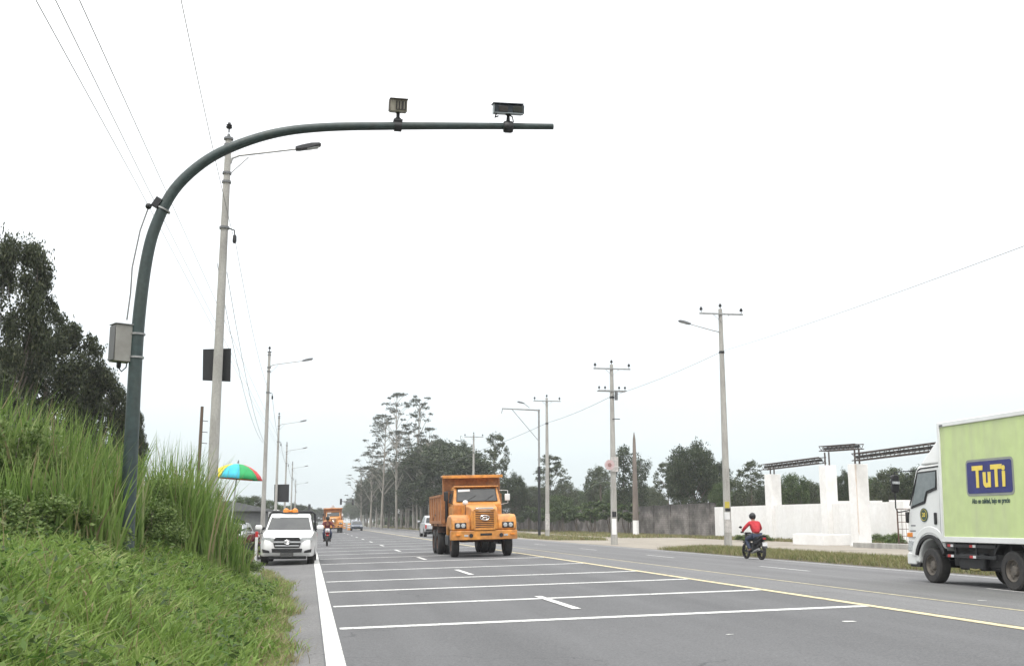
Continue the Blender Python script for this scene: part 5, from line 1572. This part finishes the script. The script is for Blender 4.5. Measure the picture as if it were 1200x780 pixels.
PROTO = {}
def proto_tree(key, kind, H, W, lsize, nleaf, leafm, barkm, seed):
    global rng
    random.seed(seed)
    rng = np.random.default_rng(seed)
    mb = MB()
    cl_ = []
    tr_ = H * .018 + .03
    ls = Vector((random.uniform(-.03, .03) * H, random.uniform(-.03, .03) * H, 0))
    if kind == 'broad':
        fork = H * .34
        fz = .098 if 'near' in key else .125
        limb((0, 0, -.2), (ls.x, ls.y, fork), tr_ * 1.25, tr_ * .95, mb, .03, 6, 10)
        nb = 40 if 'near' in key else 30
        for i in range(nb):
            a = i * 2.4 + random.uniform(-.3, .3)
            u = (i + .5) / nb
            ph = math.acos(1 - 1.55 * u)
            rr = random.uniform(.72, 1.0)
            c = (ls.x + .40 * W * math.sin(ph) * math.cos(a) * rr, ls.y + .40 * W * math.sin(ph) * math.sin(a) * rr, H * .60 + H * .33 * math.cos(ph) * rr)
            k_ = random.uniform(.75, 1.3)
            cl_.append((c, (W * fz * k_, W * fz * k_, W * fz * .68 * k_), int(nleaf / nb * k_ * k_)))
            if i % 2 == 0: limb((ls.x, ls.y, fork * random.uniform(.7, 1.0)), c, tr_ * .45, tr_ * .08, mb)
        for i in range(6 if 'near' in key else 12):
            cl_.append(((ls.x + random.uniform(-.26, .26) * W, ls.y + random.uniform(-.26, .26) * W, H * random.uniform(.5 if 'near' in key else .26, .7)), (W * .16, W * .16, W * .12), int(nleaf / (70 if 'near' in key else 30))))
    elif kind == 'airy':
        limb((0, 0, -.2), (ls.x, ls.y, H * .94), tr_ * .95, tr_ * .15, mb, .015, 10, 9)
        nb = 27
        for i in range(nb):
            t = .36 + .62 * i / (nb - 1)
            a = i * 2.4
            rr = W * .5 * (1.05 - .75 * ((t - .36) / .62) ** 1.5) * random.uniform(.35, 1.15)
            z = H * t
            c = (ls.x + rr * math.cos(a), ls.y + rr * math.sin(a), z + rr * .25)
            k_ = random.uniform(.7, 1.25)
            cl_.append((c, (W * .20 * k_, W * .17 * k_, H * .016 * k_), int(nleaf / nb * k_)))
            limb((ls.x * t, ls.y * t, z - rr * .75), (c[0], c[1], c[2] - .1), tr_ * .28, tr_ * .07, mb, .10, 5, 5)
            for q in range(3):
                aa = random.uniform(0, 6.28)
                limb((c[0], c[1], c[2] - .3), (c[0] + W * .1 * math.cos(aa), c[1] + W * .1 * math.sin(aa), c[2] + .1), tr_ * .08, tr_ * .04, mb, .1, 3, 4)
    elif kind in ('open', 'open_dense'):
        limb((0, 0, -.2), (ls.x, ls.y, H * .95), tr_ * .9, tr_ * .12, mb, .02, 10, 9)
        nb = 46 if kind == 'open' else 80
        t0_ = .40 if kind == 'open' else .22
        for i in range(nb):
            t = t0_ + (1 - t0_) * random.random() ** .85
            a = random.uniform(0, 6.28)
            prof = math.sqrt(max(.04, 1 - abs((t - (t0_ + .22)) / (1.02 - t0_ - .22 if t > t0_ + .22 else .30)) ** 2.2))
            rr = W * .5 * prof * random.random() ** .5
            c = (ls.x + rr * math.cos(a), ls.y + rr * math.sin(a), H * t * .985)
            k_ = random.uniform(.6, 1.35)
            rx_, rz_ = (W * .105 * k_, H * .014 * k_) if kind == 'open' else (W * .115 * k_, H * .030 * k_)
            cl_.append((c, (rx_, rx_ * .85, rz_), int(nleaf / nb * k_)))
            if i % 3 == 0 or kind == 'open':
                limb((ls.x * t, ls.y * t, max(H * .25, H * t - rr * .8 - .4)), (c[0], c[1], c[2] - .1), tr_ * .20, tr_ * .05, mb, .12, 5, 5)
    elif kind == 'layered':
        limb((0, 0, -.2), (0, 0, H * .97), tr_, tr_ * .15, mb, .01, 8, 9)
        tiers = 9
        for i in range(tiers):
            t = .34 + .62 * i / (tiers - 1)
            rr = W * .42 * (1.05 - .62 * (i / (tiers - 1)))
            for j in range(4):
                a = i * 1.1 + j * 1.57 + random.uniform(-.3, .3)
                q = rr * random.uniform(.55, 1.05)
                c = (q * math.cos(a), q * math.sin(a), H * t + random.uniform(-.05, .05) * H)
                k_ = random.uniform(.5, 1.5)
                cl_.append((c, (W * .15 * k_, W * .15 * k_, H * .034 * k_), int(nleaf / tiers / 4 * k_)))
                limb((0, 0, H * t - q * .3), c, tr_ * .22, tr_ * .06, mb, .05, 3, 5)
    elif kind == 'columnar':
        limb((0, 0, -.2), (ls.x, ls.y, H * .9), tr_, tr_ * .2, mb, .02, 8, 9)
        nb = 22
        for i in range(nb):
            t = .18 + .78 * i / (nb - 1)
            a = i * 2.4
            rr = W * .26 * random.uniform(.3, 1.2)
            c = (ls.x * t + rr * math.cos(a), ls.y * t + rr * math.sin(a), H * t)
            k_ = random.uniform(.7, 1.3)
            cl_.append((c, (W * .2 * k_, W * .2 * k_, W * .18 * k_), int(nleaf / nb * k_)))
            if i % 3 == 0: limb((ls.x * t, ls.y * t, H * t * .85), c, tr_ * .3, tr_ * .08, mb)
    elif kind == 'plantation':
        limb((0, 0, -.2), (ls.x, ls.y, H * .9), tr_ * .8, tr_ * .2, mb, .02, 8, 8)
        nb = 20
        for i in range(nb):
            t = .34 + .64 * (i / (nb - 1)) ** .8
            a = i * 2.4
            rr = W * .36 * math.sqrt(max(.05, 1 - ((t - .64) / .42) ** 2)) * random.uniform(.5, 1.1)
            c = (ls.x * t + rr * math.cos(a), ls.y * t + rr * math.sin(a), H * t)
            k_ = random.uniform(.75, 1.25)
            cl_.append((c, (W * .19 * k_, W * .19 * k_, W * .12 * k_), int(nleaf / nb * k_)))
            if i % 2 == 0: limb((ls.x * t * .7, ls.y * t * .7, H * t * .74), c, tr_ * .34, tr_ * .08, mb)
    elif kind == 'young':
        for q in range(3):
            limb((0, 0, -.1), (random.uniform(-.3, .3), random.uniform(-.3, .3), H * .6), .05, .03, mb, .08, 4, 6)
        for i in range(16):
            a = i * 2.4
            rr = W * .42 * random.uniform(.2, 1)
            cl_.append(((rr * math.cos(a), rr * math.sin(a), H * random.uniform(.48, .93)), (W * .16, W * .16, W * .10), int(nleaf / 16)))
    elif kind == 'bush':
        for q in range(6):
            limb((0, 0, -.1), (random.uniform(-.3, .3) * W, random.uniform(-.3, .3) * W, H * .7), .02, .006, mb, .1, 4, 5)
        for i in range(16):
            a = i * 2.4
            rr = W * .40 * math.sqrt((i + .5) / 16)
            cl_.append(((rr * math.cos(a), rr * math.sin(a), H * random.uniform(.25, .85) * (1.1 - .4 * rr / W * 2)), (W * .17, W * .17, H * .17), int(nleaf / 16)))
    V, Q = clump_leaves(cl_, lsize, .5)
    crown = np_mesh('crown', V, Q, M[leafm])
    trunk = mb.build('trunk', M[barkm])
    if kind == 'bush': trunk.name = 'stems'; trunk.data.name = 'stems'; crown.name = 'foliage'
    col.objects.unlink(crown); col.objects.unlink(trunk)
    PROTO[key] = (H, W, crown, trunk, kind)

def place_tree(key, x, y, z, H, W, label, rz=None, name=None, cat=None, group=None):
    h0, w0, crown, trunk, kind = PROTO[key]
    o = bpy.data.objects.new(name or 'tree', None)
    col.objects.link(o)
    o.location = (x, y, z)
    o.rotation_euler = (0, 0, random.uniform(0, 6.28) if rz is None else rz)
    o.scale = (W / w0, W / w0, H / h0)
    for s_o in (trunk, crown):
        c = s_o.copy()
        col.objects.link(c)
        c.parent = o
    return setp(o, label, cat or 'tree', group)

def frond_palm(x, y, H, label, nfr=13, L_=2.6, m_='leaf_dark', trunk_r=.14):
    o = empty('palm_tree', label, 'palm', (x, y, 0), random.uniform(0, 6))
    MB().tube([(0, 0, -.2), (.1, 0, H * .5), (0, .05, H)], [trunk_r * 1.2, trunk_r, trunk_r * .9], 8).build('trunk', M['bark'], o)
    V, Q = [], []
    for k_ in range(nfr):
        a = k_ * 2.4
        up = random.uniform(.1, .9)
        for j in range(16):
            t = (j + 1) / 16
            rr = L_ * t
            z = H + L_ * (up * t - (.75 + up * .6) * t * t)
            c = Vector((rr * math.cos(a), rr * math.sin(a), z))
            for s in (-1, 1):
                d = Vector((-math.sin(a) * s, math.cos(a) * s, -.7)) * (.55 * math.sin(math.pi * (t * .85 + .12)) * L_ / 2.6)
                f_ = Vector((math.cos(a), math.sin(a), 0)) * .09
                b_ = len(V)
                V += [c, c + d * .5 + f_ * 1.4, c + d + f_, c + d * .5 - f_ * .1]
                Q.append((b_, b_ + 1, b_ + 2, b_ + 3))
    np_mesh('fronds', [tuple(v) for v in V], Q, M[m_], None, o)
    return o

proto_tree('broad_near', 'broad', 14, 11, .115, 34000, 'leaf_near', 'bark', 3)
proto_tree('broad_near2', 'broad', 11, 10, .11, 30000, 'leaf_near', 'bark', 9)
proto_tree('broad_a', 'broad', 13, 12, .17, 17000, 'leaf_dark', 'bark', 21)
proto_tree('broad_b', 'broad', 11, 11, .16, 11000, 'leaf_mid', 'bark', 22)
proto_tree('broad_c', 'broad', 12, 10, .16, 10000, 'leaf_grey', 'bark', 23)
proto_tree('airy_a', 'open', 22, 12, .15, 5200, 'leaf_airy', 'bark_pale', 31)
proto_tree('airy_b', 'open', 22, 11, .15, 4600, 'leaf_airy', 'bark_pale', 32)
proto_tree('layered', 'open_dense', 14, 8, .15, 9500, 'leaf_grey', 'bark', 41)
proto_tree('columnar', 'columnar', 12, 5.5, .16, 6500, 'leaf_dark', 'bark', 51)
proto_tree('plant_a', 'plantation', 17, 9, .22, 6500, 'leaf_dark', 'bark_pale', 61)
proto_tree('plant_b', 'plantation', 16, 8, .22, 5600, 'leaf_dark', 'bark_pale', 62)
proto_tree('young', 'young', 3.4, 2.6, .13, 1500, 'leaf_mid', 'bark', 71)
proto_tree('bush', 'bush', 1.6, 2.0, .042, 8500, 'leaf_bush', 'bark', 81)
proto_tree('bush_big', 'bush', 1.5, 2.0, .062, 4200, 'leaf_bush', 'bark', 82)
proto_tree('shrub_far', 'bush', 2.4, 4.2, .17, 2200, 'leaf_mid', 'bark', 83)
random.seed(5)
rng = np.random.default_rng(5)

def T_(key, px, D, ytop, wpx, label, z=0, name=None, cat=None, group=None, rz=None):
    x, y = atd(px, D)
    H = hgt(ytop, D, px) - z
    return place_tree(key, x, y, z, H, wpx * D / FPX, label, rz, name, cat, group)

# left, near
T_('broad_near', -14, 40, 246, 128, 'tall dark tree cut by the left edge of the picture', .8)
T_('broad_near2', 55, 46, 356, 140, 'broad dark tree rising behind the tall grass on the left', .8)
T_('broad_near2', 106, 47, 412, 96, 'smaller dark tree directly left of the green pole', .6, rz=2.0)
T_('broad_near2', 147, 52, 464, 46, 'low ragged tree seen on both sides of the green pole', .4, rz=4.0)
T_('broad_near', -60, 36, 400, 150, 'dark tree low at the left picture edge behind the reeds', .8, rz=1.0)
# left bushes
for (px, D, h_, w, key, lb) in ((18, 13.2, .9, 1.4, 'bush', 'leafy bush low at the left picture edge on the bank'), (66, 14.2, .8, 1.2, 'bush_big', 'broad-leaved bush at the foot of the tall grass'),
                                (112, 15.0, .65, 1.0, 'bush_big', 'round bright bush just left of the green pole foot'), (-8, 14.6, 2.0, 1.5, 'bush', 'high tangle of leaves among the reeds at the left edge'),
                                (44, 15.6, 1.6, 1.2, 'bush', 'climbing leafy bush inside the tall grass'), (178, 18.3, 1.0, 1.2, 'bush', 'small bush between the green pole and the right reed clump'),
                                (186, 19.8, 1.5, 1.1, 'bush', 'taller leafy stem behind the small bush right of the green pole'), (280, 26.5, .8, 1.2, 'bush', 'low bush at the right foot of the tall reeds')):
    x, y = atd(px, D)
    place_tree(key, x, y, bankz(x, y) - .03, h_, w, lb, None, 'bush', 'bush')
# left distance
for (px, D, yt, w, key, lb) in ((262, 120, 583, 40, 'broad_c', 'distant low tree under the parasol left part'), (283, 135, 579, 34, 'broad_b', 'distant low tree under the parasol pole'),
                                (301, 150, 577, 30, 'broad_c', 'distant round tree between parasol and second lamp pole'), (316, 170, 584, 28, 'broad_b', 'distant small tree behind the second left lamp pole'),
                                (345, 260, 588, 26, 'broad_a', 'far tree above the roof of the white pickup'), (358, 300, 590, 26, 'broad_c', 'far tree at the left side of the road end'),
                                (372, 420, 594, 30, 'broad_a', 'very far tree left of the distant dump truck'), (385, 520, 596, 26, 'broad_b', 'very far tree above the distant dump truck'),
                                (398, 560, 593, 26, 'broad_c', 'very far tree under the overhead traffic signal'), (411, 480, 589, 24, 'broad_b', 'hazy tree behind the overhead traffic signal arm'),
                                (242, 70, 565, 40, 'broad_c', 'bushy tree behind the reeds left of the parasol'), (330, 200, 590, 26, 'broad_b', 'small far tree behind the black sign panel')):
    T_(key, px, D, yt, w, lb)
# right: airy giants
for i, (px, D, yt, w, key, lb) in enumerate(((465, 205, 459, 52, 'airy_a', 'tallest airy tree rising above the woodland'), (489, 200, 461, 44, 'airy_b', 'airy tree just right of the tallest one'),
                                (447, 215, 484, 50, 'airy_b', 'airy tree left of the tallest one with thin umbrella tufts'), (434, 230, 522, 44, 'airy_a', 'shorter airy tree on the left side of the woodland'),
                                (423, 245, 545, 34, 'airy_b', 'lowest airy tree at the left tip of the woodland'), (503, 190, 500, 34, 'airy_a', 'thin airy tree sloping down to the right of the tall pair'),
                                (476, 225, 505, 46, 'airy_a', 'background airy tree between the tall ones'), (512, 195, 515, 26, 'airy_b', 'last small airy tree on the right of the tall group'))):
    T_(key, px, D, yt, w, lb, name='airy_tree', rz=i * 1.3)
# woodland rows
GW = 'woodland trees along the right side'
i = 0
for (px, D, yt) in ((424, 440, 575), (430, 400, 573), (436, 360, 571), (443, 330, 570), (449, 300, 565), (456, 275, 562), (463, 255, 558), (470, 240, 553), (478, 225, 546), (486, 212, 540), (494, 202, 530),
                    (502, 194, 520), (511, 186, 522), (520, 180, 528), (529, 174, 530), (538, 168, 532), (547, 162, 536), (447, 350, 573), (460, 310, 560), (474, 270, 552), (489, 240, 536), (504, 225, 518), (519, 210, 524), (534, 200, 522), (549, 190, 528), (560, 180, 545)):
    T_(['plant_a', 'plant_b'][i % 2], px, D, yt + (i * 7 % 5) - 2, (8.2 + (i * 5 % 3)) * FPX / D, 'slender-trunked dark tree in the dense woodland left of the dump truck', name='woodland_tree', group=GW, rz=i * 1.7)
    i += 1
for i, (px, D, yt) in enumerate(((420, 500, 580), (428, 460, 580), (438, 420, 580), (447, 400, 578), (458, 380, 575), (468, 350, 570), (479, 320, 566), (490, 290, 560), (500, 280, 556), (512, 270, 552), (524, 250, 550), (536, 240, 548), (548, 230, 552), (562, 215, 556), (574, 205, 562))):
    T_(['broad_a', 'broad_c'][i % 2], px, D, yt, 14 * FPX / D, 'dark background tree filling the woodland behind the slender trunks', name='woodland_tree', group='background trees of the woodland', rz=i * 1.9)
for i, (px, D, yt, w) in enumerate(((430, 300, 556, 30), (441, 270, 549, 34), (455, 250, 545, 36), (499, 215, 522, 40), (516, 200, 517, 44), (534, 190, 524, 40), (484, 232, 534, 38), (470, 245, 541, 36), (555, 178, 540, 34))):
    T_(['broad_a', 'plant_a', 'broad_a'][i % 3], px, D, yt, w, 'broad dark crown spreading over the slender trunks of the woodland', name='woodland_tree', group='broad dark crowns of the woodland', rz=i * 2.3)
T_('broad_a', 541, 185, 513, 34, 'round-topped tree right behind the far power pole above the dump truck')
T_('layered', 580, 165, 508, 36, 'tiered conifer-like tree above the right side of the dump truck')
T_('broad_a', 603, 160, 551, 34, 'dark rounded tree just right of the dump truck bed')
T_('broad_c', 586, 200, 560, 30, 'dim tree behind the dump truck cab')
T_('layered', 645, 172, 533, 46, 'ragged tree behind the two poles right of the dump truck')
T_('broad_c', 622, 185, 565, 40, 'low dark tree behind the gallows post')
T_('broad_c', 664, 190, 560, 34, 'low tree right of the slim power pole')
T_('broad_b', 680, 200, 572, 34, 'small tree peeking over the wall between two power poles')
T_('broad_c', 700, 175, 540, 36, 'thin grey tree left of the pole with the round poster')
x, y = atd(704, 150)
frond_palm(x, y, hgt(566, 150), 'slim palm left of the pole with the round poster')
T_('columnar', 733, 150, 524, 34, 'tall dark columnar tree between poster pole and tapered column')
T_('columnar', 752, 158, 538, 26, 'narrow tree right behind the tapered column', rz=2)
T_('broad_c', 762, 185, 565, 40, 'pale distant tree over the block wall')
T_('layered', 783, 150, 541, 34, 'ragged thin tree left of the big round tree')
T_('broad_a', 816, 128, 513, 66, 'big round dense tree above the block wall')
T_('broad_a', 838, 135, 532, 44, 'dark tree on the right flank of the big round tree', rz=2.5)
T_('broad_a', 797, 138, 532, 36, 'leafy tree on the left flank of the big round tree', rz=4.5)
T_('broad_b', 846, 118, 562, 30, 'lighter green low tree directly behind the nearest right power pole')
T_('layered', 881, 130, 540, 44, 'tree with tiered top left of the leftmost white pillar')
T_('broad_c', 864, 125, 556, 34, 'grey green tree over the white wall left end')
for (px, D, yt, w, key, lb, rz) in ((905, 118, 562, 44, 'broad_a', 'dark tree behind the leftmost white pillar', 1), (931, 112, 552, 46, 'broad_b', 'round tree between the leftmost and middle pillars', 2),
                                (953, 120, 558, 36, 'broad_c', 'tree just left of the middle white pillar', 3), (992, 110, 548, 30, 'broad_a', 'dark tree seen through the gap between the right pillars', 4),
                                (1024, 112, 556, 40, 'broad_b', 'tree just right of the right white pillar', 5), (1046, 100, 541, 52, 'broad_c', 'wide grey green tree behind the set-back white wall', 0),
                                (1078, 96, 545, 50, 'broad_a', 'tree behind the delivery truck cab', 1.5), (1010, 130, 560, 40, 'broad_c', 'distant tree behind the right white pillar', 2.5),
                                (1120, 95, 545, 60, 'broad_b', 'tree hidden behind the lime green cargo box', 2.2), (915, 140, 566, 60, 'broad_a', 'background tree over the white wall', 3.3), (975, 140, 566, 60, 'broad_b', 'background tree behind the middle white pillar', 4.3),
                                (655, 150, 578, 40, 'broad_b', 'low green tree over the wall behind the young trees', .4), (722, 165, 570, 44, 'broad_b', 'low green tree beneath the columnar tree', 1.4)):
    T_(key, px, D, yt, w, lb, rz=rz)
for i, (px, D, yt, w) in enumerate(((612, 230, 572, 40), (640, 230, 568, 46), (668, 220, 574, 46), (696, 215, 570, 44), (716, 220, 576, 40), (742, 200, 571, 44), (768, 190, 572, 46), (856, 150, 569, 50), (888, 150, 566, 50), (940, 145, 564, 50), (1000, 140, 566, 50), (1040, 135, 562, 60), (1075, 130, 562, 60))):
    T_(['broad_c', 'broad_a'][i % 2], px, D, yt, w, 'low dim background tree filling the skyline behind the walls', name='background_tree', group='background trees behind the walls', rz=i * 1.4)
# young bright trees in front of the wall
for i in range(12):
    Y_ = 172 - i * 5.2
    place_tree('young', 33.2 + (i % 3) * .5, Y_, 0, 3.2 + (i * 3 % 4) * .28, 3.1 + (i % 3) * .3, 'bright young tree in the row in front of the grey wall', None, 'young_tree', 'tree', 'young trees along the grey wall')
# shrubs at the woodland foot
for i in range(22):
    Y_ = 150 + i * 11.5
    place_tree('shrub_far', 24.2 + (i * 7 % 5) * .7 + (i > 10) * .6, Y_, 0, 2.2 + (i * 5 % 4) * .35, 6.0 + (i % 4), 'leafy shrub in the band of undergrowth below the woodland', None, 'shrub', 'shrub', 'undergrowth shrubs below the woodland')
for (px, D, h_, w, lb) in ((1032, 70, .8, 1.6, 'weedy shrub at the foot of the set-back white wall'), (1048, 66, .9, 1.4, 'weedy shrub beside the small metal gate'), (872, 83, .6, 1.8, 'low weeds at the white wall behind the red-jacketed rider'),
                           (894, 82, .6, 1.5, 'low weeds left of the leftmost white pillar foot')):
    x, y = atd(px, D)
    place_tree('bush', x, y, 0, h_, w, lb, None, 'bush', 'bush')
for i, (px, D) in enumerate(((352, 190), (338, 150), (312, 110), (290, 95), (366, 300), (258, 60))):
    x, y = atd(px, D)
    place_tree('shrub_far', x - 1.0, y, -.1, 2.0 + i % 3 * .3, 5, ['roadside shrub beyond the last left lamp poles', 'roadside shrub below the black sign panel', 'roadside shrub behind the stalls on the left', 'roadside shrub under the parasol',
               'last roadside shrub before the far dump truck', 'roadside shrub behind the reeds near the parasol'][i], None, 'shrub', 'shrub')

# ------------------------------------------------------------------ haze
hz_m = bpy.data.materials.new('haze')
hz_m.use_nodes = True
hn = hz_m.node_tree.nodes
hn.clear()
ho = hn.new('ShaderNodeOutputMaterial')
hv = hn.new('ShaderNodeVolumePrincipled')
hv.inputs['Color'].default_value = (.93, .95, .97, 1)
hv.inputs['Density'].default_value = .00042
hz_m.node_tree.links.new(hv.outputs[0], ho.inputs['Volume'])
setp(MB().box((0, 2200, 13.0), (7100, 5700, 29)).build('haze', hz_m, smooth=False), kind='stuff')
